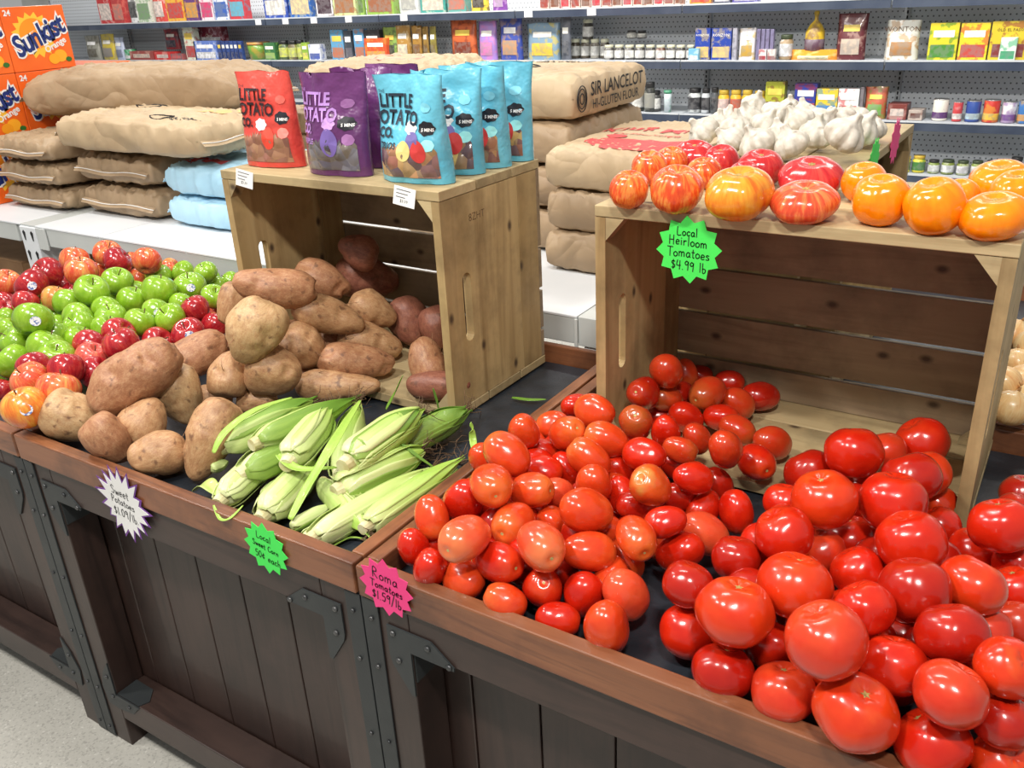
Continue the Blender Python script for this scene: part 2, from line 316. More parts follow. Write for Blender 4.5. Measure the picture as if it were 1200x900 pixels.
ROMAS = [
((0.0709,0.556,0.845),(0.5952,-0.711,0.3732,0.0318),0.0244,'r',1),
((0.1523,0.4784,0.8864),(-0.6802,0.0792,0.7187,0.1208),0.0308,'o',0),
((0.0711,0.4672,0.845),(-0.2983,-0.705,0.3216,0.5573),0.0251,'o',1),
((0.1445,0.3919,0.88),(-0.0135,0.3953,-0.184,0.8998),0.0296,'o',0),
((0.2195,0.3897,0.8878),(-0.7873,-0.2943,0.5129,0.1747),0.0288,'o',0),
((0.2186,0.3304,0.8811),(-0.5737,-0.3824,0.2658,0.6738),0.0295,'o',0),
((0.0823,0.3504,0.8877),(0.2445,-0.9379,0.2097,0.129),0.0280,'o',0),
((0.1197,0.2396,0.9067),(0.6096,-0.3922,-0.351,0.5927),0.0317,'o',0),
((0.0968,0.3831,0.837),(0.5718,-0.1589,0.7992,0.0954),0.0240,'r',1),
((0.1489,0.3047,0.8531),(-0.241,0.7909,-0.003,0.5625),0.0240,'r',1),
((0.0265,0.3024,0.845),(-0.0565,0.2959,0.9253,0.2302),0.0240,'o',1),
((0.1492,0.151,0.9067),(0.333,0.6482,-0.2283,0.6456),0.0313,'o',0),
((0.1877,0.2018,0.88),(-0.1225,0.6084,-0.065,0.7814),0.0278,'o',0),
((0.2625,0.2645,0.88),(0.1345,-0.747,0.6162,0.21),0.0280,'o',0),
((0.1647,0.3511,0.8369),(0.2141,0.7908,0.4607,0.3413),0.0240,'r',1),
((0.2443,0.3912,0.8346),(-0.7513,-0.4684,0.2528,0.3903),0.0240,'r',1),
((0.2913,0.3045,0.8451),(-0.2849,-0.6511,-0.7034,0.0111),0.0240,'r',1),
((0.2318,0.4804,0.88),(0.7964,0.3491,-0.0608,0.4901),0.0301,'b',0),
((0.1993,0.5823,0.8882),(-0.6919,-0.4297,-0.3032,0.4947),0.0302,'d',0),
((0.2189,0.645,0.8553),(-0.8257,-0.5106,0.2164,0.1034),0.0259,'b',1),
((0.2214,0.6353,0.9166),(-0.162,0.434,0.8437,0.2713),0.0305,'b',0),
((0.1989,0.7916,0.845),(-0.2155,-0.3548,-0.9066,0.0764),0.0240,'b',1),
((0.2245,0.7078,0.841),(0.4641,-0.5567,0.6024,0.3344),0.0240,'d',1),
((0.2006,0.8557,0.814),(-0.6394,0.573,-0.4282,0.2818),0.0240,'d',2),
((0.2823,0.6925,0.8596),(0.3205,0.1614,-0.6974,0.6204),0.0311,'b',0),
((0.2698,0.8557,0.8141),(0.3748,0.481,0.5693,0.5515),0.0240,'d',1),
((0.3272,0.7372,0.8284),(0.108,0.5173,0.7602,0.378),0.0281,'b',0),
((0.3519,0.8019,0.821),(-0.5089,0.7703,-0.0311,0.3829),0.0305,'d',0),
((0.3228,0.6602,0.8322),(0.1491,0.6158,0.3639,0.6828),0.0254,'r',0),
((0.2674,0.6253,0.8351),(-0.2185,0.8911,0.179,0.3552),0.0271,'r',0),
((0.2043,0.6402,0.814),(-0.0089,0.6182,0.3718,0.6925),0.0240,'d',2),
((0.2892,0.4773,0.88),(-0.2303,0.8138,0.5312,0.0506),0.0248,'r',0),
((0.3669,0.6239,0.8324),(-0.4538,0.5274,-0.6488,0.3084),0.0263,'b',0),
((0.3333,0.5082,0.8613),(0.0523,0.343,0.9038,0.2507),0.0234,'b',0),
((0.4358,0.6096,0.83),(-0.4439,0.8614,-0.0897,0.2301),0.0288,'b',0),
((0.4324,0.5319,0.83),(0.7077,0.5438,0.4345,0.1212),0.0293,'r',0),
((0.4005,0.4633,0.88),(-0.2853,0.9484,0.1272,0.0549),0.0282,'b',0),
((0.3298,0.4444,0.8697),(0.1782,0.6876,0.3994,0.5795),0.0226,'b',0),
((0.293,0.3825,0.8809),(-0.0119,-0.7465,0.0932,0.6587),0.0280,'r',0),
((0.3235,0.4592,0.8278),(-0.5999,0.3053,-0.7323,0.103),0.0240,'d',1),
((0.3912,0.3465,0.8834),(0.4706,-0.2964,0.7786,0.2905),0.0251,'r',0),
((0.3871,0.4748,0.8021),(0.2733,0.0245,0.961,0.0339),0.0240,'d',1),
((0.3554,0.2702,0.8987),(0.8882,0.3648,-0.1653,0.2252),0.0297,'g',0),
((0.3903,0.3923,0.8099),(0.7162,0.1781,0.5978,0.3131),0.0234,'r',0),
((0.4564,0.3666,0.83),(0.0424,0.9417,-0.2881,0.1684),0.0266,'r',0),
((0.3997,0.2232,0.8766),(-0.2419,-0.7835,-0.1279,0.558),0.0234,'r',0),
((0.4335,0.2904,0.8286),(-0.2159,0.8722,0.2336,0.3716),0.0311,'s',0),
((0.3777,0.1702,0.8749),(-0.456,0.0453,-0.7404,0.4917),0.0279,'o',0),
((0.4214,0.2281,0.8293),(-0.0698,-0.8821,0.1658,0.4354),0.0288,'r',0),
((0.3272,0.2782,0.853),(0.5551,-0.3072,0.7205,0.28),0.0240,'d',1),
((0.3642,0.3471,0.8415),(0.0443,0.5282,0.5419,0.6522),0.0240,'d',1),
((0.2958,0.177,0.8898),(0.4702,-0.4016,0.7595,0.2018),0.0314,'o',0),
((0.1994,0.2643,0.845),(-0.302,0.8677,0.2983,0.2586),0.0240,'s',1),
((0.2248,0.2056,0.8305),(0.0839,0.4965,0.7962,0.3354),0.0240,'o',1),
((0.2784,0.0777,0.884),(0.0862,0.5685,-0.3431,0.7427),0.0324,'s',0),
((0.3212,0.1361,0.8524),(0.6068,-0.5123,0.6073,0.0252),0.0295,'o',0),
((0.308,0.218,0.8357),(0.0071,0.6324,0.5926,0.4988),0.0240,'o',1),
((0.3537,0.188,0.8193),(0.1484,0.9303,-0.012,0.3353),0.0251,'o',1),
((0.3942,0.104,0.8287),(-0.2054,0.9677,0.0571,0.1349),0.0307,'s',0),
((0.3354,0.0933,0.8139),(-0.1692,0.4234,0.8824,0.1159),0.0289,'r',0),
((0.2792,0.0765,0.813),(-0.643,-0.0354,-0.3311,0.6897),0.0280,'r',0),
((0.2131,0.0681,0.8404),(-0.7061,0.1074,-0.6236,0.3178),0.0297,'r',0),
((0.1969,0.1342,0.8617),(0.0062,0.0663,-0.6488,0.7581),0.0308,'o',0),
((0.1751,0.0427,0.8839),(-0.6095,-0.5844,-0.3513,0.4045),0.0318,'s',0),
((0.1245,0.197,0.825),(0.412,-0.058,-0.7831,0.4622),0.0240,'r',1),
((0.0927,0.1544,0.8613),(0.0314,-0.823,0.5025,0.263),0.0310,'r',0),
((0.0686,0.1014,0.8528),(0.2775,0.7508,0.5974,0.0479),0.0263,'o',0),
((0.0658,0.0547,0.8257),(0.0445,-0.4396,0.8861,0.1401),0.0245,'r',0),
((0.068,0.1079,0.7986),(-0.3158,0.5156,0.7087,0.3635),0.0240,'r',1),
((0.115,0.0316,0.8205),(-0.1847,-0.2063,0.9323,0.2327),0.0264,'r',0),
((0.1653,0.0453,0.8069),(0.2703,-0.8198,-0.0695,0.5001),0.0288,'o',0),
((0.1143,0.0806,0.7982),(0.0164,0.1356,0.8514,0.5065),0.0240,'d',2),
((0.2452,0.0314,0.8103),(0.4098,-0.3858,-0.4072,0.7193),0.0239,'o',0),
((0.3227,0.0432,0.8002),(0.3534,0.4275,0.6345,0.5383),0.0234,'r',0),
((0.397,0.0422,0.818),(0.1324,-0.909,0.3868,0.081),0.0308,'o',0),
((0.225,0.1103,0.798),(0.4822,-0.6832,0.5159,0.1861),0.0240,'d',2),
((0.2728,0.1381,0.7986),(-0.449,0.8285,0.2827,0.1791),0.0240,'d',2),
((0.2791,0.305,0.7979),(0.4927,-0.7583,0.394,0.1641),0.0240,'d',2),
((0.0866,0.3261,0.81),(0.4355,-0.4825,0.6792,0.341),0.0240,'d',2),
((0.1028,0.1403,0.8005),(-0.2306,0.1786,-0.9536,0.0749),0.0273,'d',2),
((0.1029,0.4435,0.8195),(-0.081,-0.737,-0.2122,0.6366),0.0279,'d',2),
((0.2868,0.4032,0.8257),(0.8947,-0.2589,0.2578,0.2567),0.0244,'d',2),
((0.258,0.4443,0.8207),(0.2459,0.2599,0.7802,0.5131),0.0254,'o',2),
((0.2174,0.1629,0.808),(0.2988,-0.1377,-0.7676,0.55),0.0276,'r',2),
((0.0742,0.1848,0.8009),(-0.5484,-0.0284,0.4719,0.6898),0.0272,'d',2),
((0.2698,0.4912,0.8189),(0.3462,-0.5407,-0.3369,0.6887),0.0269,'r',2),
((0.1753,0.4051,0.8111),(0.2793,-0.4155,-0.5374,0.6787),0.0271,'r',2),
((0.1371,0.3284,0.8037),(0.26,0.3492,-0.8626,0.2575),0.0255,'r',2),
((0.1716,0.2356,0.8118),(-0.5736,0.0329,-0.8025,0.1612),0.0278,'d',2),
((0.3198,0.3041,0.8076),(0.0374,0.3254,0.5807,0.7453),0.0259,'r',2),
((0.1425,0.2759,0.802),(0.6166,-0.2251,-0.6491,0.3843),0.0241,'o',2),
((0.1687,0.1118,0.8092),(-0.5568,-0.6752,-0.0994,0.4735),0.0266,'r',2),
((0.0508,0.2322,0.8113),(-0.3279,-0.0567,0.1883,0.924),0.0250,'r',2),
((0.1538,0.1562,0.8355),(0.4786,0.2944,-0.7926,0.2366),0.0270,'d',2),
((0.3563,0.1395,0.819),(-0.0197,0.3645,-0.7646,0.5311),0.0249,'o',2),
((0.1142,0.3417,0.839),(-0.0806,0.6822,0.5304,0.4968),0.0246,'r',2),
((0.2579,0.358,0.815),(-0.1366,0.9655,-0.1404,0.1714),0.0253,'o',2),
((0.2078,0.4929,0.8094),(0.2984,-0.2096,-0.7051,0.6082),0.0274,'r',2),
((0.092,0.2282,0.8248),(0.2652,-0.0605,0.0811,0.9589),0.0267,'r',2),
((0.3625,0.4275,0.8288),(-0.8305,0.0253,0.0592,0.5532),0.0243,'d',2),
((0.2778,0.2429,0.8095),(0.2453,0.8122,0.5095,0.1433),0.0255,'o',2),
((0.2084,0.3159,0.812),(-0.5353,-0.833,0.1203,0.0719),0.0245,'d',2),
((0.3034,0.3489,0.809),(0.0354,0.9317,0.3566,0.0585),0.0244,'o',2),
((0.2834,0.178,0.8352),(-0.8494,0.1103,0.3492,0.3801),0.0270,'d',2),
((0.3645,0.2702,0.8118),(-0.2067,-0.7584,-0.6126,0.0822),0.0253,'o',2),
((0.0804,0.2739,0.8101),(-0.1251,0.9157,-0.3736,0.0794),0.0257,'o',2),
((0.0679,0.364,0.8021),(-0.378,-0.9093,0.0572,0.1645),0.0252,'o',2),
((0.0578,0.4148,0.8253),(0.1279,0.9123,0.1355,0.3647),0.0271,'o',2),
((0.2287,0.2744,0.8008),(-0.1424,-0.4305,-0.8912,0.0136),0.0279,'r',2),
((0.2049,0.368,0.8294),(-0.0116,-0.0465,-0.9634,0.2639),0.0270,'d',2),
((0.4057,0.3573,0.8259),(0.5137,0.8304,-0.2143,0.0252),0.0252,'r',2),
((0.2401,0.1141,0.8379),(-0.4046,0.7146,-0.2891,0.4919),0.0269,'r',2),
((0.184,0.1912,0.8234),(0.3896,-0.1273,-0.0675,0.9097),0.0246,'r',2)]

SLICERS = [
((0.5918,0.5045,0.9024),(0.8726,-0.1946,0.0144,0.4477),0.0446,'r',0),
((0.6165,0.6218,0.8513),(0.0307,-0.1985,0.1585,0.9667),0.0373,'p',1),
((0.6647,0.6893,0.8488),(-0.8112,-0.1991,0.2176,0.505),0.0450,'r',1),
((0.6918,0.5283,0.8791),(0.7621,-0.27,-0.0118,0.5884),0.0384,'o',1),
((0.6831,0.4547,0.9076),(0.8507,-0.2752,-0.1535,0.4208),0.0424,'d',0),
((0.5263,0.5084,0.8475),(0.3609,-0.3631,-0.0213,0.8588),0.0407,'d',1),
((0.5934,0.3188,0.9195),(0.4,-0.0759,-0.0912,0.9088),0.0447,'o',0),
((0.6029,0.5458,0.822),(-0.885,-0.0932,0.2972,0.3462),0.0320,'r',2),
((0.6741,0.3666,0.9128),(0.6973,-0.0891,0.0748,0.7073),0.0453,'r',0),
((0.5194,0.3976,0.85),(0.5747,-0.1315,0.1113,0.8),0.0320,'r',1),
((0.5636,0.2384,0.9),(-0.1056,-0.2831,-0.0186,0.9531),0.0397,'r',0),
((0.7137,0.5467,0.822),(0.1193,-0.1407,0.0913,0.9786),0.0320,'o',2),
((0.7133,0.2872,0.9075),(0.9204,-0.0987,-0.1475,0.3483),0.0436,'r',0),
((0.7293,0.4592,0.8341),(-0.9466,0.0297,0.3034,0.1053),0.0320,'r',1),
((0.8072,0.3689,0.9144),(-0.169,-0.1354,0.1387,0.9664),0.0405,'r',0),
((0.8238,0.5904,0.8487),(-0.1442,-0.0439,0.0961,0.9839),0.0320,'d',1),
((0.5087,0.2102,0.8601),(0.1013,-0.0623,0.1676,0.9787),0.0337,'d',0),
((0.4827,0.1023,0.878),(-0.8285,0.2475,0.0698,0.4975),0.0339,'d',0),
((0.5592,0.0588,0.8951),(0.0363,0.0107,0.1086,0.9934),0.0455,'o',0),
((0.6071,0.1368,0.8994),(0.6523,-0.1126,0.1213,0.7396),0.0458,'o',0),
((0.4904,0.0952,0.8106),(0.3049,-0.0771,0.2365,0.9193),0.0386,'r',1),
((0.5543,0.0438,0.8129),(-0.965,0.2112,0.0458,0.1486),0.0378,'d',0),
((0.5321,0.2298,0.804),(0.7484,-0.0944,-0.0148,0.6564),0.0320,'r',2),
((0.6012,0.3038,0.8432),(-0.0113,-0.1713,0.0467,0.984),0.0340,'p',1),
((0.5908,0.1227,0.8085),(0.1942,-0.0247,0.3377,0.9207),0.0365,'r',2),
((0.6726,0.0205,0.9288),(0.9789,0.0024,-0.1953,0.0595),0.0441,'p',0),
((0.6297,0.0378,0.8208),(-0.8591,0.0825,0.1207,0.4905),0.0383,'p',0),
((0.7139,0.0106,0.8553),(-0.9711,-0.0259,-0.1279,0.1999),0.0442,'o',0),
((0.6259,0.3704,0.8327),(0.9296,-0.142,-0.0635,0.334),0.0390,'r',1),
((0.6571,0.2652,0.856),(0.456,-0.322,-0.0537,0.828),0.0358,'r',1),
((0.692,0.1218,0.9078),(0.7512,-0.2699,-0.1575,0.5814),0.0350,'r',0),
((0.7359,0.18,0.9119),(-0.1571,-0.1037,0.2054,0.9604),0.0416,'d',0),
((0.7922,0.2222,0.9106),(-0.7062,0.3027,0.0626,0.637),0.0391,'o',0),
((0.7797,0.4169,0.8365),(-0.4412,-0.0181,0.066,0.8948),0.0352,'r',1),
((0.7846,0.1214,0.9099),(-0.9486,0.1776,0.2189,0.144),0.0379,'d',0),
((0.7362,0.0806,0.8742),(-0.5942,0.0941,0.2094,0.7709),0.0367,'r',0),
((0.7978,0.0297,0.9045),(0.8178,-0.1112,0.2367,0.5128),0.0373,'p',0),
((0.7904,0.0358,0.8276),(0.8335,-0.2394,-0.2591,0.4253),0.0409,'r',0),
((0.8418,0.0788,0.9203),(0.524,0.3172,0.0314,0.7899),0.0321,'o',0),
((0.8486,0.0586,0.8673),(0.0973,-0.0275,0.0928,0.9905),0.0299,'d',0),
((0.8548,0.0539,0.817),(0.4289,0.2761,-0.0551,0.8583),0.0303,'o',0),
((0.8427,0.2658,0.8421),(0.6414,-0.2887,-0.0023,0.7108),0.0299,'p',0),
((0.8382,0.3261,0.853),(0.9553,-0.0742,-0.1458,0.2463),0.0320,'r',1),
((0.8347,0.389,0.8516),(-0.2393,-0.2199,0.2835,0.9022),0.0320,'r',1),
((0.8144,0.2138,0.8567),(-0.4235,-0.1397,0.3029,0.8423),0.0320,'p',1),
((0.7311,0.2295,0.804),(0.6778,-0.3008,-0.0473,0.6693),0.0320,'d',2),
((0.8154,0.2112,0.804),(0.9176,-0.2018,-0.313,0.1386),0.0320,'o',2),
((0.8717,0.0947,0.804),(-0.8197,0.164,0.3486,0.4239),0.0320,'d',1),
((0.8224,0.5255,0.8514),(0.8149,-0.0966,0.1829,0.5414),0.0320,'d',1),
((0.595,0.2019,0.804),(0.5903,0.0395,0.2479,0.7672),0.0320,'d',2),
((0.6948,0.1843,0.8225),(-0.9425,0.2968,-0.1534,0.0088),0.0320,'r',2),
((0.8163,0.1236,0.8417),(0.2046,-0.0207,-0.9551,0.2131),0.0358,'r',2),
((0.5465,0.3296,0.8549),(-0.6094,0.0734,0.2084,0.7615),0.0353,'r',2),
((0.6523,0.0979,0.8269),(0.234,-0.531,-0.7696,0.2664),0.0323,'o',2),
((0.7744,0.3054,0.8116),(0.7334,-0.3873,-0.2217,0.5127),0.0359,'o',2),
((0.8305,0.4614,0.8112),(0.2241,0.3814,0.5642,0.6971),0.0327,'d',2),
((0.5587,0.3739,0.8185),(-0.2686,-0.255,0.4474,0.814),0.0342,'o',2),
((0.7343,0.1272,0.8187),(-0.1815,0.7044,0.1915,0.6589),0.0351,'d',2),
((0.6736,0.3276,0.8372),(0.1219,0.8967,-0.403,0.1363),0.0375,'d',2),
((0.5466,0.1589,0.8496),(0.1304,-0.6183,-0.7328,0.2526),0.0357,'d',2),
((0.6098,0.4513,0.8423),(0.0323,-0.6207,0.0672,0.7805),0.0328,'d',2),
((0.6779,0.4048,0.8413),(0.8774,-0.4703,0.0287,0.0906),0.0371,'o',2),
((0.7653,0.1858,0.824),(-0.0868,-0.2717,-0.8965,0.339),0.0366,'d',2),
((0.6513,0.5037,0.8183),(-0.2526,0.5234,-0.5027,0.64),0.0366,'r',2),
((0.6906,0.059,0.8164),(-0.4612,-0.5399,0.3824,0.5913),0.0327,'r',2),
((0.7415,0.3381,0.8506),(0.9462,-0.1167,-0.2827,0.1058),0.0362,'d',2),
((0.5461,0.4432,0.8214),(0.2898,-0.1717,-0.8437,0.4179),0.0375,'o',2),
((0.6272,0.1602,0.8257),(0.1513,0.9084,0.355,0.1607),0.0322,'d',2),
((0.8016,0.3621,0.8138),(0.3195,0.3362,0.8857,0.0214),0.0364,'r',2),
((0.5959,0.1902,0.8579),(-0.3562,0.4693,-0.1606,0.7919),0.0341,'r',2),
((0.7239,0.2424,0.8587),(0.4382,0.1308,0.6454,0.6119),0.0377,'o',2),
((0.5271,0.2735,0.8449),(-0.574,-0.3994,0.7092,0.0896),0.0368,'r',2),
((0.8505,0.1712,0.8271),(0.7164,-0.0492,0.6299,0.2958),0.0323,'r',2),
((0.588,0.2461,0.8399),(-0.3715,0.3079,0.3015,0.8224),0.0327,'o',2),
((0.7246,0.3764,0.8112),(-0.5252,-0.828,0.1366,0.141),0.0324,'d',2),
((0.5453,0.0989,0.8452),(0.107,0.681,-0.0249,0.724),0.0363,'o',2),
((0.6595,0.2255,0.8131),(0.5027,-0.2503,-0.4194,0.7133),0.0346,'r',2)]

APPLES = [
((-1.66,0.7496,0.8971),(0.486,0.2174,0.1484,0.8334),0.0424,'B',0),
((-1.574,0.7209,0.8916),(0.3175,0.1801,0.4518,0.814),0.0420,'R',0),
((-1.717,0.6741,0.8908),(0.2042,-0.1344,0.2112,0.9464),0.0419,'B',0),
((-1.5014,0.5597,0.9138),(0.1018,0.0925,0.0618,0.9886),0.0435,'B',0),
((-1.4685,0.7483,0.8967),(-0.8353,0.262,0.3781,0.3011),0.0408,'B',0),
((-1.7151,0.8554,0.84),(0.6826,-0.2649,-0.0014,0.6811),0.0310,'B',1),
((-1.514,0.8532,0.84),(0.0582,0.4391,0.2778,0.8524),0.0310,'B',1),
((-1.708,0.734,0.84),(-0.6293,0.045,0,0.7758),0.0310,'B',1),
((-1.6301,0.5369,0.9009),(0.6324,0.2225,-0.2627,0.694),0.0426,'R',0),
((-1.5386,0.436,0.9084),(0.7998,0.0042,-0.3483,0.4888),0.0434,'Rs',0),
((-1.7298,0.4654,0.8802),(-0.8025,0.2203,-0.1045,0.5445),0.0402,'B',0),
((-1.6612,0.5724,0.84),(0.8644,-0.0574,-0.0479,0.4972),0.0325,'R',1),
((-1.4931,0.3827,0.8802),(-0.6073,0.1819,0.2715,0.7242),0.0339,'R',0),
((-1.4416,0.4364,0.8826),(-0.8976,0.2348,0.0153,0.3728),0.0353,'Y',0),
((-1.5943,0.5749,0.84),(-0.9248,-0.2912,-0.0463,0.2405),0.0310,'R',1),
((-1.6842,0.4279,0.8409),(-0.0712,0.1861,0.3124,0.9288),0.0310,'R',1),
((-1.7801,0.4582,0.8336),(0.2862,0.1835,0.3515,0.8723),0.0310,'R',1),
((-1.6056,0.3797,0.84),(0.4021,0.2954,0.1455,0.8543),0.0310,'R',1),
((-1.5454,0.7583,0.83),(-0.7023,0.3369,0.167,0.6045),0.0310,'B',1),
((-1.8013,0.6798,0.805),(0.8738,-0.2004,-0.222,0.3834),0.0310,'R',2),
((-1.3913,0.5918,0.8909),(0.7148,0.1508,0.2014,0.6525),0.0413,'G',0),
((-1.311,0.4647,0.913),(0.1034,0.2967,0.0215,0.9491),0.0433,'G',0),
((-1.4865,0.7879,0.8358),(-0.8846,-0.0127,-0.1087,0.4534),0.0386,'G',1),
((-1.1657,0.5599,0.9041),(0.1592,0.0476,0.1753,0.9704),0.0434,'G',0),
((-1.1597,0.6507,0.8892),(0.6854,0.09,-0.021,0.7223),0.0418,'Gs',0),
((-1.4392,0.8418,0.8411),(-0.489,-0.2514,-0.2719,0.7897),0.0336,'G',1),
((-1.242,0.7721,0.884),(-0.9485,-0.197,-0.0135,0.2476),0.0327,'G',0),
((-1.3091,0.8326,0.8358),(0.7707,0.2687,-0.1014,0.5688),0.0310,'G',1),
((-1.2548,0.8012,0.8309),(0.9515,0.2272,0.0133,0.207),0.0321,'G',1),
((-1.259,0.8626,0.8297),(-0.8086,-0.358,0.0537,0.4638),0.0290,'G',0),
((-1.0424,0.6311,0.8849),(-0.2191,0.324,-0.1016,0.9147),0.0322,'G',0),
((-1.0995,0.571,0.8739),(0.202,-0.1271,0.396,0.8867),0.0315,'G',0),
((-1.244,0.5287,0.875),(0.4006,0.07,0.2239,0.8857),0.0394,'G',0),
((-1.4137,0.6569,0.84),(0.9688,-0.1355,0.1351,0.1572),0.0310,'G',1),
((-1.3737,0.4297,0.8815),(0.906,-0.3964,-0.1354,0.06),0.0392,'G',0),
((-1.4712,0.4974,0.8251),(-0.8327,0.119,0.2918,0.4553),0.0410,'G',1),
((-1.2452,0.4525,0.8729),(0.1917,-0.1489,0.4795,0.8433),0.0384,'G',0),
((-1.2916,0.5608,0.8348),(-0.8075,0.565,-0.0075,0.1694),0.0324,'G',1),
((-1.0874,0.4853,0.8834),(0.9146,-0.366,-0.097,0.1416),0.0332,'Gs',0),
((-1.1775,0.4193,0.8742),(0.0968,0.0515,-0.0451,0.9929),0.0385,'G',0),
((-1.0103,0.4702,0.8835),(0.6265,0.1706,-0.2854,0.7049),0.0366,'G',0),
((-1.0591,0.4173,0.8825),(-0.1055,0.1783,0.2426,0.9478),0.0363,'G',0),
((-1.2639,0.3834,0.8738),(-0.2376,0.2735,0.5402,0.7596),0.0377,'G',0),
((-1.2022,0.3489,0.8743),(-0.937,-0.3457,0.0141,0.0484),0.0378,'Gp',0),
((-1.1239,0.3684,0.8721),(-0.0411,0.2469,0.1346,0.9588),0.0353,'G',0),
((-1.1969,0.2389,0.9272),(0.208,-0.2281,0.2631,0.914),0.0439,'Gs',0),
((-1.4568,0.4317,0.8274),(-0.6583,0.5332,0.1281,0.5157),0.0310,'G',1),
((-1.529,0.4481,0.8368),(0.6353,-0.2733,0.4209,0.587),0.0310,'G',1),
((-1.5422,0.3507,0.838),(-0.5088,0.3333,0.3076,0.7317),0.0296,'G',0),
((-1.4468,0.3033,0.8397),(0.6339,0.0109,0.3236,0.7023),0.0310,'G',1),
((-1.2671,0.2204,0.8654),(0.0314,-0.115,-0.307,0.9442),0.0388,'G',0),
((-1.2038,0.2831,0.872),(-0.758,0.0715,0.2682,0.5903),0.0349,'G',0),
((-1.1407,0.2212,0.8738),(0.0887,0.049,0.3063,0.9465),0.0420,'G',0),
((-1.0729,0.2035,0.8678),(0.7572,0.1975,0.1639,0.6006),0.0396,'G',0),
((-1.1318,0.2981,0.868),(0.572,0.0329,0.2902,0.7665),0.0345,'G',0),
((-1.3506,0.3703,0.84),(0.7533,-0.0601,-0.3877,0.5279),0.0310,'G',1),
((-1.1955,0.1674,0.8492),(0.9013,0.0981,-0.3263,0.2675),0.0404,'G',0),
((-1.273,0.1784,0.8),(0.6005,0.0122,0.4115,0.6855),0.0280,'G',0),
((-1.4338,0.5932,0.8346),(0.0191,-0.3949,-0.0966,0.9134),0.0310,'G',1),
((-1.5379,0.5881,0.805),(-0.4386,0.2963,0.1952,0.8256),0.0310,'G',2),
((-1.5074,0.3017,0.8332),(0.6032,-0.0094,-0.1712,0.779),0.0310,'G',1),
((-1.3787,0.2266,0.8239),(-0.9743,-0.1396,0.0544,0.1682),0.0310,'G',1),
((-1.0535,0.3522,0.8757),(0.7787,0.0569,0.4606,0.4223),0.0385,'R',0),
((-0.9532,0.2927,0.8877),(0.4789,-0.0257,-0.1371,0.8667),0.0396,'R',0),
((-1.1261,0.4881,0.8297),(0.5451,-0.2965,0.0246,0.7838),0.0360,'Rs',1),
((-1.0565,0.4519,0.8316),(-0.94,-0.0248,-0.1306,0.3143),0.0371,'R',0),
((-0.9968,0.4109,0.842),(-0.8541,0.2379,-0.4301,0.1703),0.0380,'R',0),
((-1.0631,0.2809,0.87),(0.8177,-0.5652,0.0351,0.1034),0.0377,'R',0),
((-1.0081,0.2474,0.8627),(-0.2938,0.3057,0.0265,0.9053),0.0358,'P',0),
((-1.0042,0.3155,0.8409),(-0.9701,0.1914,-0.0044,0.1494),0.0368,'R',0),
((-1.042,0.5083,0.8457),(-0.9479,-0.0611,-0.1154,0.2905),0.0310,'R',1),
((-0.945,0.4651,0.8553),(0.6425,0.2235,-0.1181,0.7234),0.0393,'Rs',0),
((-1.0079,0.5429,0.8846),(-0.6237,-0.2102,0.0019,0.7529),0.0343,'R',0),
((-1.0431,0.5817,0.841),(-0.6203,0.2008,0.1411,0.7449),0.0364,'P',0),
((-0.9578,0.5518,0.8445),(-0.7852,0.5399,0.0514,0.2989),0.0332,'R',0),
((-1.0596,0.6607,0.8386),(-0.3327,0.2549,-0.1211,0.8998),0.0310,'P',1),
((-1.0921,0.6908,0.803),(-0.0444,0.4114,0.3056,0.8575),0.0310,'P',1),
((-1.055,0.14,0.8708),(-0.9107,0.0045,0.3051,0.2784),0.0366,'R',0),
((-0.9563,0.1568,0.8797),(-0.7477,0.0464,0.2615,0.6086),0.0367,'R',0),
((-0.9517,0.2173,0.8466),(0.9152,-0.222,0.3285,0.0718),0.0388,'R',0),
((-1.0005,0.0972,0.8697),(0.6665,0.1367,-0.2609,0.6849),0.0386,'B',0),
((-0.9039,0.1013,0.865),(-0.3421,0.065,0.2299,0.9088),0.0422,'B',0),
((-1.1821,0.1213,0.7988),(-0.8246,0.2486,0.2038,0.4655),0.0268,'R',0),
((-0.8873,0.0179,0.8635),(-0.9859,-0.1147,0.0596,0.1058),0.0427,'Os',0),
((-1.0753,0.3996,0.803),(0.9426,-0.3314,0.0346,0.0228),0.0310,'R',2),
((-1.0386,0.5115,0.803),(0.3419,-0.1947,0.5276,0.7529),0.0310,'R',2),
((-1.1479,0.219,0.803),(0.8151,0.1491,-0.1204,0.5468),0.0310,'R',2)]

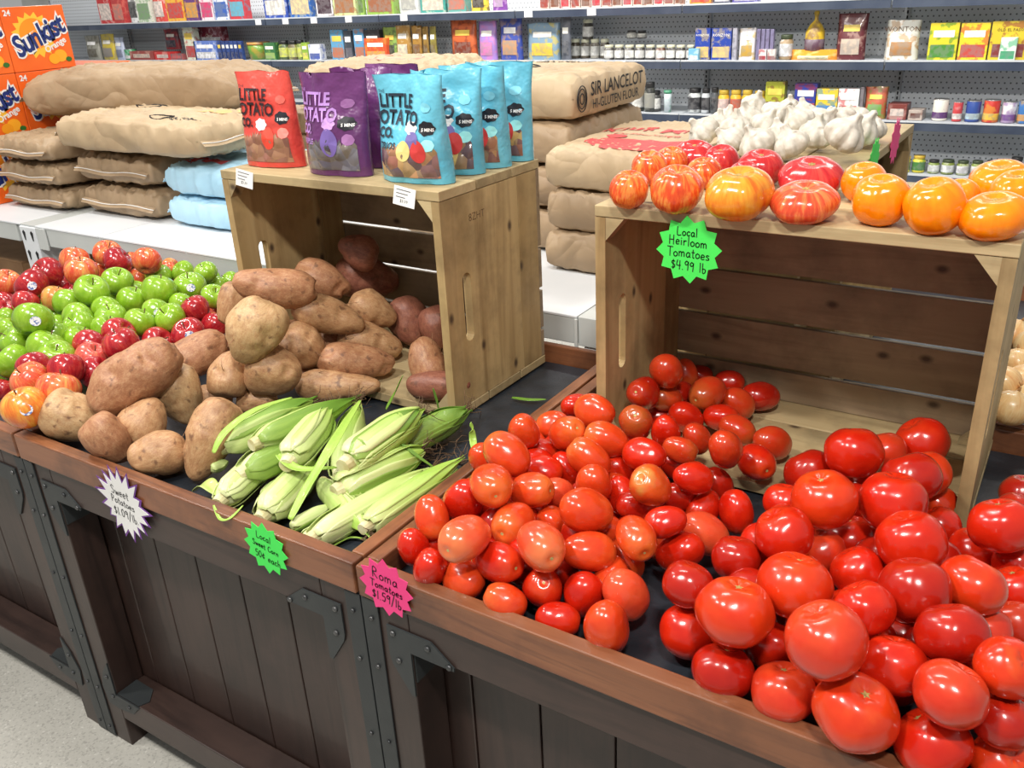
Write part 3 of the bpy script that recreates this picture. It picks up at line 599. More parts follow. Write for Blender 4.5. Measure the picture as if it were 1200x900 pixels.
POTATOES = [
((-0.8261,0.0723,0.8283),(0.2101,0.4211,0.7511,0.463),0.0502,'',0,0.0589),
((-0.6704,0.0466,0.8281),(-0.1975,0.9067,-0.3415,0.149),0.0376,'',0,0.0556),
((-0.6625,0.1247,0.8406),(-0.5073,0.2503,0.3087,0.7647),0.0421,'',0,0.0489),
((-0.5552,0.0706,0.8161),(0.4012,0.1382,-0.6773,0.601),0.0401,'',0,0.0529),
((-0.7216,0.1573,0.9062),(0.1562,-0.1983,-0.84,0.4802),0.0548,'',0,0.1027),
((-0.6939,0.2316,0.841),(0.0851,0.6574,0.7453,0.0716),0.0462,'',0,0.0658),
((-0.475,0.1315,0.8396),(-0.2229,-0.6394,-0.6694,0.3054),0.0432,'',0,0.0783),
((-0.7744,0.3597,0.8769),(0.5525,-0.2535,0.5473,0.5753),0.0436,'',0,0.0645),
((-0.6196,0.308,0.87),(-0.6097,0.1302,0.2149,0.7517),0.0429,'',0,0.0482),
((-0.5429,0.3295,0.9765),(-0.345,-0.9009,0.2347,0.1194),0.0534,'',0,0.0672),
((-0.6197,0.4668,1.0146),(0.7676,0.406,-0.4486,0.2112),0.0424,'',0,0.0867),
((-0.7856,0.4765,0.95),(-0.204,-0.7249,-0.6199,0.2203),0.0313,'',1,0.0509),
((-0.5358,0.3573,0.8767),(-0.313,0.788,0.0353,0.529),0.0498,'',0,0.0551),
((-0.6634,0.6576,0.97),(-0.4834,0.6471,-0.5731,0.1386),0.0405,'',0,0.0688),
((-0.561,0.5612,0.9298),(0.1317,0.3743,0.7529,0.5251),0.0403,'',0,0.0825),
((-0.5753,0.4855,0.8824),(-0.2319,0.914,-0.1575,0.2933),0.0454,'',0,0.0548),
((-0.5978,0.5904,0.8467),(-0.3154,0.8538,0.1552,0.3839),0.0300,'',1,0.0386),
((-0.5475,0.6901,0.902),(-0.0807,0.6955,0.5428,0.4639),0.0404,'',0,0.0585),
((-0.5208,0.6404,0.8463),(0.361,0.0529,0.8349,0.412),0.0418,'',0,0.0737),
((-0.4732,0.5438,0.8403),(0.5593,-0.3007,0.7287,0.2565),0.0380,'',0,0.0855),
((-0.5116,0.77,0.8527),(-0.3531,-0.1391,-0.9248,0.0243),0.0499,'',1,0.0582),
((-0.4264,0.7706,0.8509),(-0.0576,0.5546,-0.8114,0.1754),0.0387,'',0,0.0489),
((-0.3063,0.58,0.8498),(-0.946,0.0892,0.2864,0.1231),0.0387,'',0,0.0571),
((-0.4717,0.47,0.8103),(-0.4892,0.7191,-0.1332,0.4753),0.0334,'',0,0.0928),
((-0.6419,0.784,0.94),(0.584,-0.5767,0.5693,0.0469),0.0500,'',1,0.0792),
((-0.61,0.7291,1.03),(-0.6035,-0.5305,0.1464,0.577),0.0365,'',1,0.0486),
((-0.576,0.3351,0.8104),(-0.4808,-0.735,0.0896,0.4697),0.0300,'',1,0.045),
((-0.6753,0.3001,0.8079),(-0.5397,0.7211,-0.1813,0.3947),0.0300,'',1,0.0429),
((-0.588,0.486,0.8074),(-0.2823,0.7007,0.3105,0.5769),0.0300,'',2,0.0415),
((-0.2489,0.5432,0.828),(0.0385,0.6234,0.3173,0.7136),0.0300,'',2,0.065),
((-0.8424,0.338,0.8329),(0.2166,0.3595,0.6559,0.6274),0.0348,'',2,0.0425),
((-0.7014,0.5637,0.86),(-0.6777,0.4968,-0.5335,0.0967),0.0363,'',2,0.0484),
((-0.7007,0.4199,0.8114),(-0.5823,0.7624,-0.1643,0.2295),0.0348,'',2,0.0463)]

GARLIC = [
((0.0956,1.1009,1.2784),(0.7973,0.0811,-0.3831,0.4593),0.0334,'',0),
((0.1916,1.0051,1.2763),(-0.8657,-0.2133,0.3673,0.2648),0.0313,'',0),
((0.2527,0.9857,1.2789),(-0.4836,-0.2845,0.0183,0.8276),0.0339,'',0),
((0.3154,0.9966,1.2784),(-0.8444,-0.1523,0.1482,0.4917),0.0334,'',0),
((0.0883,1.2031,1.276),(-0.2221,0.1097,-0.0419,0.9679),0.0310,'',0),
((0.1374,1.2607,1.2846),(0.7358,0.0579,-0.1413,0.6598),0.0351,'',0),
((0.1396,1.1819,1.2772),(0.3407,-0.0157,0.0333,0.9394),0.0322,'',0),
((0.1941,1.221,1.2772),(0.721,0.1138,0.1897,0.6567),0.0322,'',0),
((0.1916,1.307,1.2856),(-0.933,0.0594,-0.3492,0.0638),0.0352,'',0),
((0.259,1.2422,1.2838),(0.3108,-0.2776,-0.1292,0.8998),0.0338,'',0),
((0.2375,1.3639,1.285),(-0.8369,-0.0767,0.0691,0.5375),0.0296,'',0),
((0.2979,1.2846,1.2792),(0.489,0.2971,0.2552,0.7794),0.0340,'',0),
((0.3365,1.1061,1.2822),(0.5319,0.1053,-0.0382,0.8394),0.0348,'',0),
((0.258,1.1071,1.2753),(-0.9192,-0.0707,0.056,0.3833),0.0303,'',0),
((0.4158,1.0005,1.3),(-0.4506,0.2631,-0.1179,0.8449),0.0372,'',0),
((0.4087,1.1699,1.284),(-0.3679,0.2582,-0.0778,0.8899),0.0350,'',0),
((0.413,1.2388,1.2757),(-0.9975,0.0317,0.0043,0.0636),0.0307,'',0),
((0.0859,1.4681,1.285),(-0.9276,-0.0096,-0.2004,0.3152),0.0319,'',0),
((0.0776,1.2874,1.275),(0.076,0.1578,0.0635,0.9825),0.0300,'',0),
((0.3291,1.3303,1.2775),(0.3582,-0.2293,-0.304,0.8525),0.0325,'',0),
((0.1769,1.4549,1.285),(0.8204,0.1206,-0.0322,0.5579),0.0269,'',0),
((0.3507,1.3811,1.2748),(0.2244,-0.1901,-0.2138,0.9316),0.0291,'',0)]

HEIRLOOMS = [
((0.1894,0.5344,1.2748),(0.042,0.0904,-0.0774,0.992),0.0335,'s',0,0.9),
((0.1467,0.7087,1.2747),(0.8938,0.1206,-0.0521,0.4288),0.0340,'s',0,0.885),
((0.1576,0.7841,1.2725),(0.927,0.1235,0.0217,0.3534),0.0319,'s',0,0.873),
((0.2725,0.5349,1.2808),(0.8328,0.1133,0.0072,0.5418),0.0433,'s',0,0.841),
((0.3755,0.5304,1.2829),(-0.4414,-0.0505,-0.102,0.89),0.0520,'y',0,0.742),
((0.4686,0.5548,1.2722),(0.1026,0.0376,-0.0965,0.9893),0.0498,'t',0,0.553),
((0.2497,0.7111,1.2717),(-0.914,-0.1294,-0.0369,0.3826),0.0300,'s',0,0.9),
((0.1829,0.8344,1.2746),(0.6036,0.0972,-0.0843,0.7869),0.0405,'p',0,0.742),
((0.2479,0.7996,1.275),(0.5371,0.066,-0.1189,0.8325),0.0344,'p',0,0.885),
((0.3316,0.7667,1.2754),(-0.989,-0.1078,-0.0555,0.0849),0.0404,'p',0,0.762),
((0.3249,0.7025,1.2709),(-0.4295,-0.0167,-0.1147,0.8956),0.0291,'p',0,0.9),
((0.4311,0.7222,1.2742),(-0.8017,-0.0734,-0.0902,0.5863),0.0538,'p',0,0.55),
((0.5211,0.7008,1.2763),(0.1089,-0.0239,-0.1286,0.9854),0.0353,'o',0,0.9),
((0.5717,0.5727,1.2805),(-0.6133,-0.0872,-0.0745,0.7815),0.0408,'o',0,0.885),
((0.6465,0.5526,1.2825),(0.9719,0.1015,-0.1112,0.1809),0.0426,'o',0,0.895),
((0.7216,0.5546,1.2744),(0.737,0.0435,-0.1102,0.6654),0.0449,'o',0,0.664),
((0.7056,0.7758,1.2757),(0.3038,-0.0169,-0.1345,0.943),0.0449,'o',0,0.694),
((0.7349,0.7089,1.2759),(-0.5508,-0.1087,-0.0681,0.8248),0.0377,'o',0,0.83),
((0.662,0.6798,1.27),(-0.3656,-0.1061,-0.0859,0.9207),0.0280,'o',0,0.9)]

ONIONS = [
((0.7478,1.1845,0.8854),(-0.9693,0.0436,-0.1841,0.1572),0.0351,'',0),
((0.7698,1.0758,0.8683),(-0.6811,-0.0243,0.0636,0.729),0.0301,'',0),
((0.7876,1.0188,0.8528),(-0.2701,-0.3872,0.0873,0.8772),0.0358,'',0),
((0.7571,0.9674,0.8675),(-0.9449,-0.0278,0.3222,0.0516),0.0320,'',0),
((0.7798,0.883,0.8559),(0.9896,-0.0445,0.0968,0.097),0.0337,'',0),
((0.8097,0.9392,0.8519),(0.2888,-0.3148,-0.0977,0.8988),0.0343,'',0),
((0.7914,1.1329,0.8873),(0.7175,-0.1476,-0.1535,0.6632),0.0373,'',0),
((0.7447,1.2108,0.8313),(0.9024,-0.0245,-0.397,0.1659),0.0288,'',0)]

CORN = [
((-0.4446,0.1295,0.83),(-0.4026,0.3303,0.85),0.0230),
((-0.3448,0.1271,0.865),(-0.3195,0.3533,0.86),0.0208),
((-0.261,0.1212,0.85),(-0.3289,0.3099,0.86),0.0235),
((-0.3419,0.0839,0.825),(-0.3117,0.2663,0.8286),0.0235),
((-0.3397,0.0283,0.8),(-0.3756,0.2092,0.815),0.0216),
((-0.2353,0.027,0.8),(-0.2809,0.2063,0.8043),0.0225),
((-0.192,0.1728,0.82),(-0.3386,0.3871,0.83),0.0209),
((-0.159,0.1582,0.855),(-0.1642,0.3771,0.86),0.0262),
((-0.1567,0.13,0.82),(-0.111,0.3093,0.8233),0.0241),
((-0.1759,0.3222,0.81),(-0.1518,0.5056,0.81),0.0217),
((-0.1236,0.0256,0.795),(-0.0808,0.3012,0.8),0.0189),
((-0.0626,0.0888,0.8),(-0.0512,0.3344,0.8),0.0176),
((-0.222,0.1619,0.8),(-0.0532,0.0866,0.793),0.0174),
((-0.1911,0.0449,0.785),(-0.1754,0.1309,0.785),0.0101),
((-0.4479,0.0973,0.8),(-0.4393,0.1342,0.8),0.0095),
((-0.1574,0.0399,0.782),(-0.1524,0.0767,0.782),0.0056),
((-0.2947,0.0892,0.785),(-0.307,0.1391,0.79),0.0122)]

PRODUCTS = [
(1,-7.051,-6.853,1.429,0.407,4.56,'box',(200,40,45),(240,220,210),'','red snack box with pale front on the top wall shelf',''),
(1,-6.846,-6.688,1.429,0.386,4.56,'box',(190,50,50),(230,120,100),'','narrow red carton on the top wall shelf',''),
(1,-6.64,-6.486,1.429,0.377,4.56,'pouch',(235,235,235),(60,60,60),'','white pouch with black corner on the top wall shelf',''),
(1,-6.498,-6.312,1.429,0.37,4.56,'box',(225,230,215),(120,160,110),'','white and green carton on the top wall shelf',''),
(1,-6.3,-6.108,1.429,0.362,4.56,'pouch',(215,70,60),(240,220,210),'','coral red pouch on the top wall shelf',''),
(1,-6.097,-5.866,1.429,0.352,4.56,'box',(235,180,60),(210,60,50),'','yellow cereal box on the top wall shelf',''),
(1,-5.856,-5.685,1.429,0.343,4.56,'box',(95,55,120),(220,150,60),'','purple cereal box on the top wall shelf',''),
(1,-5.664,-5.507,1.429,0.335,4.56,'box',(235,225,230),(215,60,110),'','white box with pink band on the top wall shelf',''),
(1,-5.497,-5.324,1.429,0.328,4.56,'box',(225,230,240),(50,90,180),'','white box with blue band on the top wall shelf',''),
(1,-5.314,-5.126,1.429,0.32,4.56,'box',(200,50,60),(90,170,200),'','red and light blue cereal box on the top wall shelf',''),
(1,-4.911,-4.65,1.429,0.313,4.56,'box',(40,70,165),(240,235,225),'','dark blue cereal box with white figure on the top wall shelf',''),
(1,-4.632,-4.399,1.429,0.301,4.56,'box',(30,90,175),(225,200,150),'','blue cereal box with round bowl picture on the top wall shelf',''),
(1,-4.348,-4.176,1.429,0.279,4.56,'box',(235,230,230),(60,40,50),'','white box with black blot on the top wall shelf',''),
(1,-4.174,-3.947,1.429,0.281,4.56,'box',(200,215,150),(160,100,60),'','pale green cereal box on the top wall shelf',''),
(1,-3.925,-3.875,1.429,0.263,4.56,'box',(150,190,90),(90,120,60),'','thin green carton on the top wall shelf',''),
(1,-3.849,-3.587,1.429,0.266,4.56,'box',(140,180,70),(150,90,60),'','green cereal box with bowl picture on the top wall shelf',''),
(1,-3.565,-3.359,1.429,0.244,4.56,'pouch',(215,215,215),(190,190,180),'','grey and white pouch on the top wall shelf',''),
(1,-3.35,-3.129,1.429,0.245,4.56,'box',(60,150,140),(230,215,190),'','teal box with white bowl on the top wall shelf',''),
(1,-3.115,-2.958,1.429,0.226,4.56,'box',(90,160,150),(190,110,90),'','pale teal box with red bowl on the top wall shelf',''),
(1,-2.937,-2.784,1.429,0.218,4.56,'pouch',(240,205,60),(60,50,40),'','bright yellow pouch on the top wall shelf',''),
(1,-2.757,-2.635,1.429,0.211,4.56,'pouch',(125,60,155),(200,160,210),'','purple pouch on the top wall shelf',''),
(1,-1.349,-1.213,1.429,0.15,4.56,'box',(235,165,60),(200,60,40),'','orange and yellow carton on the top wall shelf',''),
(1,-1.202,-1.099,1.429,0.136,4.56,'box',(40,45,70),(200,200,210),'','black and navy carton on the top wall shelf',''),
(1,-1.089,-0.94,1.429,0.13,4.56,'box',(70,60,150),(190,190,220),'','violet blue carton on the top wall shelf',''),
(1,-2.375,-2.305,1.429,0.176,4.56,'box',(225,205,190),(150,60,50),'','first small pale carton from the left in the top shelf carton row','small cartons on the top shelf'),
(1,-2.297,-2.228,1.429,0.173,4.56,'box',(215,190,180),(120,70,50),'','second small pale carton from the left in the top shelf carton row','small cartons on the top shelf'),
(1,-2.221,-2.153,1.429,0.17,4.56,'box',(235,225,215),(190,50,60),'','third small pale carton from the left in the top shelf carton row','small cartons on the top shelf'),
(1,-2.145,-2.078,1.429,0.167,4.56,'box',(225,205,190),(150,60,50),'','fourth small pale carton from the left in the top shelf carton row','small cartons on the top shelf'),
(1,-2.071,-2.004,1.429,0.164,4.56,'box',(215,190,180),(120,70,50),'','fifth small pale carton from the left in the top shelf carton row','small cartons on the top shelf'),
(1,-1.997,-1.932,1.429,0.161,4.56,'box',(235,225,215),(190,50,60),'','sixth small pale carton from the left in the top shelf carton row','small cartons on the top shelf'),
(1,-1.925,-1.86,1.429,0.158,4.56,'box',(225,205,190),(150,60,50),'','seventh small pale carton from the left in the top shelf carton row','small cartons on the top shelf'),
(1,-1.853,-1.789,1.429,0.155,4.56,'box',(215,190,180),(120,70,50),'','eighth small pale carton from the left in the top shelf carton row','small cartons on the top shelf'),
(1,-1.782,-1.719,1.429,0.152,4.56,'box',(235,225,215),(190,50,60),'','ninth small pale carton from the left in the top shelf carton row','small cartons on the top shelf'),
(1,-1.712,-1.65,1.429,0.149,4.56,'box',(225,205,190),(150,60,50),'','tenth small pale carton from the left in the top shelf carton row','small cartons on the top shelf'),
(1,-1.643,-1.582,1.429,0.146,4.56,'box',(215,190,180),(120,70,50),'','eleventh small pale carton from the left in the top shelf carton row','small cartons on the top shelf'),
(1,-1.575,-1.514,1.429,0.143,4.56,'box',(235,225,215),(190,50,60),'','twelfth small pale carton from the left in the top shelf carton row','small cartons on the top shelf'),
(1,-1.508,-1.448,1.429,0.141,4.56,'box',(225,205,190),(150,60,50),'','thirteenth small pale carton from the left in the top shelf carton row','small cartons on the top shelf'),
(1,-1.441,-1.382,1.429,0.138,4.56,'box',(215,190,180),(120,70,50),'','fourteenth small pale carton from the left in the top shelf carton row','small cartons on the top shelf'),
(2,-7.407,-7.181,1.121,0.211,4.56,'pouch',(150,150,140),(90,85,70),'','grey striped seasoning bag on the second wall shelf',''),
(2,-7.162,-6.942,1.121,0.223,4.56,'pouch',(215,190,60),(150,140,130),'','yellow topped bag on the second wall shelf',''),
(2,-6.953,-6.814,1.121,0.191,4.56,'pouch',(190,200,225),(120,130,160),'','pale blue slim bag on the second wall shelf',''),
(2,-6.839,-6.726,1.121,0.089,4.56,'can',(50,140,90),(230,230,230),'','small green tin on the second wall shelf',''),
(2,-6.732,-6.389,1.121,0.073,4.56,'lowbox',(150,60,55),(220,190,170),'','flat dark red tray pack on the second wall shelf',''),
(2,-6.38,-6.156,1.121,0.065,4.56,'lowbox',(200,40,40),(230,200,190),'','flat bright red pack on the second wall shelf',''),
(2,-6.16,-5.999,1.121,0.05,4.56,'lowbox',(120,90,95),(200,80,80),'','flat grey and red pack on the second wall shelf',''),
(2,-6.353,-6.144,1.2,0.167,4.65,'pouch',(150,40,50),(40,40,60),'','dark red hanging packet on the second wall shelf',''),
(2,-5.943,-5.81,1.121,0.268,4.56,'box',(215,220,200),(180,60,60),'','white carton with green foot on the second wall shelf',''),
(2,-5.911,-5.573,1.229,0.157,4.67,'box',(130,25,45),(240,240,240),'Chex','maroon snack box with white lettering on the second wall shelf',''),
(2,-5.833,-5.54,1.121,0.151,4.56,'box',(90,120,200),(240,240,245),'','white box with blue upper half on the second wall shelf',''),
(2,-5.23,-5.039,1.121,0.132,4.56,'tub',(110,160,50),(220,150,60),'','green tub with orange picture on the second wall shelf',''),
(2,-4.979,-4.852,1.121,0.13,4.56,'box',(50,110,60),(150,190,90),'','dark green carton on the second wall shelf',''),
(2,-4.84,-4.744,1.121,0.142,4.56,'jar',(70,90,50),(200,210,90),'','green jar left in a group of three on the second wall shelf',''),
(2,-4.734,-4.64,1.121,0.141,4.56,'jar',(100,90,60),(200,210,90),'','olive jar middle in a group of three on the second wall shelf',''),
(2,-4.629,-4.564,1.121,0.146,4.56,'jar',(80,100,50),(200,210,90),'','green jar right in a group of three on the second wall shelf',''),
(2,-4.558,-4.493,1.121,0.127,4.56,'box',(140,180,60),(230,220,90),'','lime green slim box on the second wall shelf',''),
(2,-4.487,-4.359,1.121,0.114,4.56,'box',(220,225,235),(70,90,170),'','white and blue small box on the second wall shelf',''),
(2,-4.242,-4.111,1.121,0.214,4.56,'box',(90,160,205),(190,110,80),'','light blue drink box at left on the second wall shelf',''),
(2,-4.007,-3.906,1.121,0.217,4.56,'box',(85,155,205),(190,110,80),'','light blue drink box at right on the second wall shelf',''),
(2,-4.103,-4.026,1.121,0.206,4.56,'box',(50,60,70),(90,90,100),'','black slim box between light blue boxes on the second wall shelf',''),
(2,-3.898,-3.749,1.121,0.209,4.56,'box',(35,38,42),(80,80,80),'','black box behind orange box on the second wall shelf',''),
(2,-3.881,-3.667,1.121,0.152,4.53,'box',(230,80,40),(250,160,60),'','orange red snack box on the second wall shelf',''),
(2,-3.747,-3.593,1.121,0.223,4.56,'pouch',(130,165,70),(50,60,40),'','green pouch with black figure on the second wall shelf',''),
(2,-3.624,-3.473,1.121,0.233,4.56,'pouch',(170,125,50),(225,210,180),'','golden brown pouch with white label on the second wall shelf',''),
(2,-3.466,-3.372,1.121,0.23,4.56,'pouch',(165,120,45),(120,80,40),'','golden brown pouch,second in its row on the second wall shelf',''),
(2,-3.365,-3.304,1.121,0.223,4.56,'pouch',(150,115,45),(110,80,40),'','golden brown pouch,third in its row on the second wall shelf',''),
(2,-3.297,-3.236,1.121,0.222,4.56,'pouch',(140,130,50),(110,90,40),'','olive brown pouch ending its row on the second wall shelf',''),
(2,-3.128,-2.896,1.121,0.256,4.56,'pouch',(200,90,40),(120,45,25),'','orange pouch with brown oval on the second wall shelf',''),
(2,-2.889,-2.735,1.121,0.246,4.56,'pouch',(160,125,200),(215,120,180),'','lilac pouch with pink lettering on the second wall shelf',''),
(2,-2.719,-2.529,1.121,0.269,4.56,'pouch',(50,70,160),(190,140,100),'','blue speckled pouch of crackers on the second wall shelf',''),
(2,-2.504,-2.237,1.121,0.227,4.56,'pouch',(120,150,175),(230,190,60),'','silver blue leaning bag on the second wall shelf',''),
(2,-2.23,-2.154,1.121,0.259,4.56,'pouch',(90,95,105),(60,65,75),'','dark grey pouch behind jars on the second wall shelf',''),
(2,-1.332,-1.267,1.121,0.067,4.53,'box',(110,180,215),(230,240,245),'','tiny light blue box on the second wall shelf',''),
(2,-1.305,-1.209,1.121,0.178,4.56,'box',(30,60,160),(230,190,110),'RONZONI','dark blue pasta box on the left on the second wall shelf',''),
(2,-1.204,-1.079,1.121,0.176,4.56,'box',(30,60,160),(225,190,120),'RONZONI','dark blue pasta box on the right on the second wall shelf',''),
(2,-1.074,-1.048,1.121,0.175,4.56,'box',(170,170,185),(110,110,120),'','thin grey packet beside pasta boxes on the second wall shelf',''),
(2,-1.043,-0.936,1.121,0.173,4.56,'pouch',(235,232,235),(190,150,60),'','white noodle bag with red emblem on the second wall shelf',''),
(2,-0.904,-0.859,1.121,0.06,4.53,'box',(225,215,215),(160,50,60),'','small white box before the noodle bags on the second wall shelf',''),
(2,-0.854,-0.809,1.121,0.06,4.53,'box',(220,215,210),(150,90,90),'','small pale box before the noodle bags on the second wall shelf',''),
(2,-0.805,-0.727,1.121,0.134,4.56,'jar',(165,140,105),(230,232,235),'','beige jar with white round label on the second wall shelf',''),
(2,-0.671,-0.559,1.121,0.254,4.56,'bottle',(225,185,40),(90,60,80),'','yellow bag tied at the neck on the second wall shelf',''),
(2,-0.741,-0.458,1.121,0.054,4.53,'lowpouch',(240,150,40),(235,225,170),'','orange bag lying flat on the second wall shelf',''),
(2,-0.493,-0.328,1.121,0.237,4.56,'pouch',(90,28,35),(200,180,160),'','tall maroon foil bag on the second wall shelf',''),
(2,-0.236,-0.058,1.121,0.197,4.56,'pouch',(225,225,215),(170,120,70),'WONTON','white bag of wonton strips on the second wall shelf',''),
(2,-0.014,0.128,1.121,0.181,4.56,'box',(225,205,40),(60,130,40),'','yellow taco shell box on the left on the second wall shelf',''),
(2,0.132,0.27,1.121,0.178,4.56,'box',(228,206,40),(190,60,50),'','yellow taco shell box in the middle on the second wall shelf',''),
(2,0.273,0.448,1.121,0.183,4.56,'box',(215,190,40),(120,40,40),'OLD EL PASO','yellow taco kit box on the right on the second wall shelf',''),
(2,0.327,0.403,1.121,0.109,4.53,'box',(225,235,225),(60,160,110),'','small white packet before the taco kit box on the second wall shelf',''),
(2,-0.931,-0.909,1.121,0.168,4.56,'box',(120,115,150),(90,80,110),'','first purple grey bag edge beside the white noodle bag on the second wall shelf',''),
(2,-0.905,-0.883,1.121,0.167,4.56,'box',(120,115,150),(90,80,110),'','second purple grey bag edge beside the white noodle bag on the second wall shelf',''),
(2,-0.879,-0.857,1.121,0.167,4.56,'box',(120,115,150),(90,80,110),'','third purple grey bag edge beside the white noodle bag on the second wall shelf',''),
(2,-0.853,-0.832,1.121,0.166,4.56,'box',(120,115,150),(90,80,110),'','fourth purple grey bag edge beside the white noodle bag on the second wall shelf',''),
(2,-5.529,-5.487,1.121,0.149,4.56,'box',(45,70,140),(30,40,90),'','first navy slim box in the row of six on the second wall shelf',''),
(2,-5.478,-5.436,1.121,0.148,4.56,'box',(45,70,140),(30,40,90),'','second navy slim box in the row of six on the second wall shelf',''),
(2,-5.428,-5.386,1.121,0.148,4.56,'box',(45,70,140),(30,40,90),'','third navy slim box in the row of six on the second wall shelf',''),
(2,-5.378,-5.336,1.121,0.147,4.56,'box',(45,70,140),(30,40,90),'','fourth navy slim box in the row of six on the second wall shelf',''),
(2,-5.328,-5.286,1.121,0.147,4.56,'box',(45,70,140),(30,40,90),'','fifth navy slim box in the row of six on the second wall shelf',''),
(2,-5.278,-5.237,1.121,0.146,4.56,'box',(45,70,140),(30,40,90),'','sixth navy slim box in the row of six on the second wall shelf',''),
(2,-2.375,-2.307,1.121,0.12,4.67,'jar',(70,60,45),(235,235,228),'','first jar from the left in the rear row of dark jars on the second shelf','rear row of dark jars'),
(2,-2.3,-2.232,1.121,0.12,4.67,'jar',(70,60,45),(235,235,228),'','second jar from the left in the rear row of dark jars on the second shelf','rear row of dark jars'),
(2,-2.226,-2.159,1.121,0.119,4.67,'jar',(70,60,45),(235,235,228),'','third jar from the left in the rear row of dark jars on the second shelf','rear row of dark jars'),
(2,-2.153,-2.087,1.121,0.118,4.67,'jar',(70,60,45),(235,235,228),'','fourth jar from the left in the rear row of dark jars on the second shelf','rear row of dark jars'),
(2,-2.08,-2.015,1.121,0.117,4.67,'jar',(70,60,45),(235,235,228),'','fifth jar from the left in the rear row of dark jars on the second shelf','rear row of dark jars'),
(2,-2.009,-1.945,1.121,0.117,4.67,'jar',(70,60,45),(235,235,228),'','sixth jar from the left in the rear row of dark jars on the second shelf','rear row of dark jars'),
(2,-1.922,-1.855,1.121,0.088,4.56,'jar',(55,50,48),(235,235,230),'','first jar from the left in the front row of white-labelled jars on the second shelf','front row of white-labelled jars'),
(2,-1.849,-1.784,1.121,0.088,4.56,'jar',(55,50,48),(235,235,230),'','second jar from the left in the front row of white-labelled jars on the second shelf','front row of white-labelled jars'),
(2,-1.778,-1.713,1.121,0.087,4.56,'jar',(55,50,48),(235,235,230),'','third jar from the left in the front row of white-labelled jars on the second shelf','front row of white-labelled jars'),
(2,-1.707,-1.643,1.121,0.087,4.56,'jar',(55,50,48),(235,235,230),'','fourth jar from the left in the front row of white-labelled jars on the second shelf','front row of white-labelled jars'),
(2,-1.637,-1.574,1.121,0.086,4.56,'jar',(55,50,48),(235,235,230),'','fifth jar from the left in the front row of white-labelled jars on the second shelf','front row of white-labelled jars'),
(2,-1.568,-1.506,1.121,0.085,4.56,'jar',(95,50,35),(235,235,230),'','sixth jar from the left in the front row of white-labelled jars on the second shelf','front row of white-labelled jars'),
(2,-1.5,-1.439,1.121,0.085,4.56,'jar',(55,50,48),(235,235,230),'','seventh jar from the left in the front row of white-labelled jars on the second shelf','front row of white-labelled jars'),
(2,-1.433,-1.373,1.121,0.084,4.56,'jar',(55,50,48),(235,235,230),'','eighth jar from the left in the front row of white-labelled jars on the second shelf','front row of white-labelled jars'),
(2,-1.367,-1.307,1.121,0.084,4.56,'jar',(55,50,48),(235,235,230),'','ninth jar from the left in the front row of white-labelled jars on the second shelf','front row of white-labelled jars'),
(2,-2.139,-2.064,1.238,0.119,4.67,'jar',(55,50,45),(225,225,220),'','jar stacked on top of the rear row on the second wall shelf',''),
(2,-1.82,-1.754,1.238,0.048,4.67,'jar',(50,48,45),(220,220,215),'','left jar of the stacked pair on the second wall shelf',''),
(2,-1.748,-1.683,1.238,0.047,4.67,'jar',(50,48,45),(220,220,215),'','right jar of the stacked pair on the second wall shelf',''),
(3,-1.728,-1.645,0.813,0.158,4.56,'jar',(45,50,45),(220,220,215),'','dark jar at far left on the third wall shelf',''),
(3,-1.626,-1.556,0.813,0.178,4.53,'jar',(40,42,40),(150,150,140),'','dark green lidded jar behind on the third wall shelf',''),
(3,-1.615,-1.534,0.813,0.124,4.56,'jar',(60,60,60),(225,225,220),'','dark jar with white label in front on the third wall shelf',''),
(3,-1.505,-1.454,0.813,0.13,4.56,'tub',(200,215,220),(60,150,110),'','white and green tub on the third wall shelf',''),
(3,-1.347,-1.264,0.813,0.143,4.56,'jar',(200,205,205),(40,40,45),'','grey jar with black lid on the left on the third wall shelf',''),
(3,-1.258,-1.204,0.813,0.144,4.56,'jar',(195,200,205),(40,40,45),'','grey jar with black lid in the middle on the third wall shelf',''),
(3,-1.199,-1.15,0.813,0.15,4.56,'jar',(70,75,80),(40,40,45),'','dark jar with black lid on the right on the third wall shelf',''),
(3,-1.155,-1.085,0.813,0.136,4.56,'jar',(225,180,40),(235,200,190),'','first yellow salsa jar from the left on the third wall shelf',''),
(3,-1.08,-1.011,0.813,0.138,4.56,'jar',(225,175,40),(200,80,50),'','second yellow salsa jar from the left on the third wall shelf',''),
(3,-1.006,-0.939,0.813,0.139,4.56,'jar',(220,175,40),(230,190,120),'','third yellow salsa jar from the left on the third wall shelf',''),
(3,-0.933,-0.862,0.813,0.135,4.56,'jar',(215,175,45),(230,215,160),'','fourth yellow salsa jar from the left on the third wall shelf',''),
(3,-0.86,-0.745,0.813,0.189,4.56,'box',(175,180,50),(110,60,40),'','olive and yellow carton on the third wall shelf',''),
(3,-0.69,-0.56,0.813,0.182,4.56,'box',(40,55,150),(180,40,50),'','blue carton with red picture on the third wall shelf',''),
(3,-0.572,-0.444,0.813,0.156,4.56,'box',(240,200,50),(60,130,200),'','yellow carton with red oval on the third wall shelf',''),
(3,-0.444,-0.329,0.813,0.158,4.56,'box',(225,230,230),(200,60,60),'','white rice box with red lettering on the third wall shelf',''),
(3,-0.325,-0.307,0.813,0.168,4.56,'box',(120,115,120),(90,85,90),'','grey box edge beside the rice box on the third wall shelf',''),
(3,-0.307,-0.182,0.813,0.169,4.56,'pouch',(190,90,60),(110,170,70),'','brown and green bean pouch on the third wall shelf',''),
(3,-0.175,-0.074,0.813,0.082,4.56,'lowbox',(120,50,45),(220,200,190),'','dark red tray pack on the third wall shelf',''),
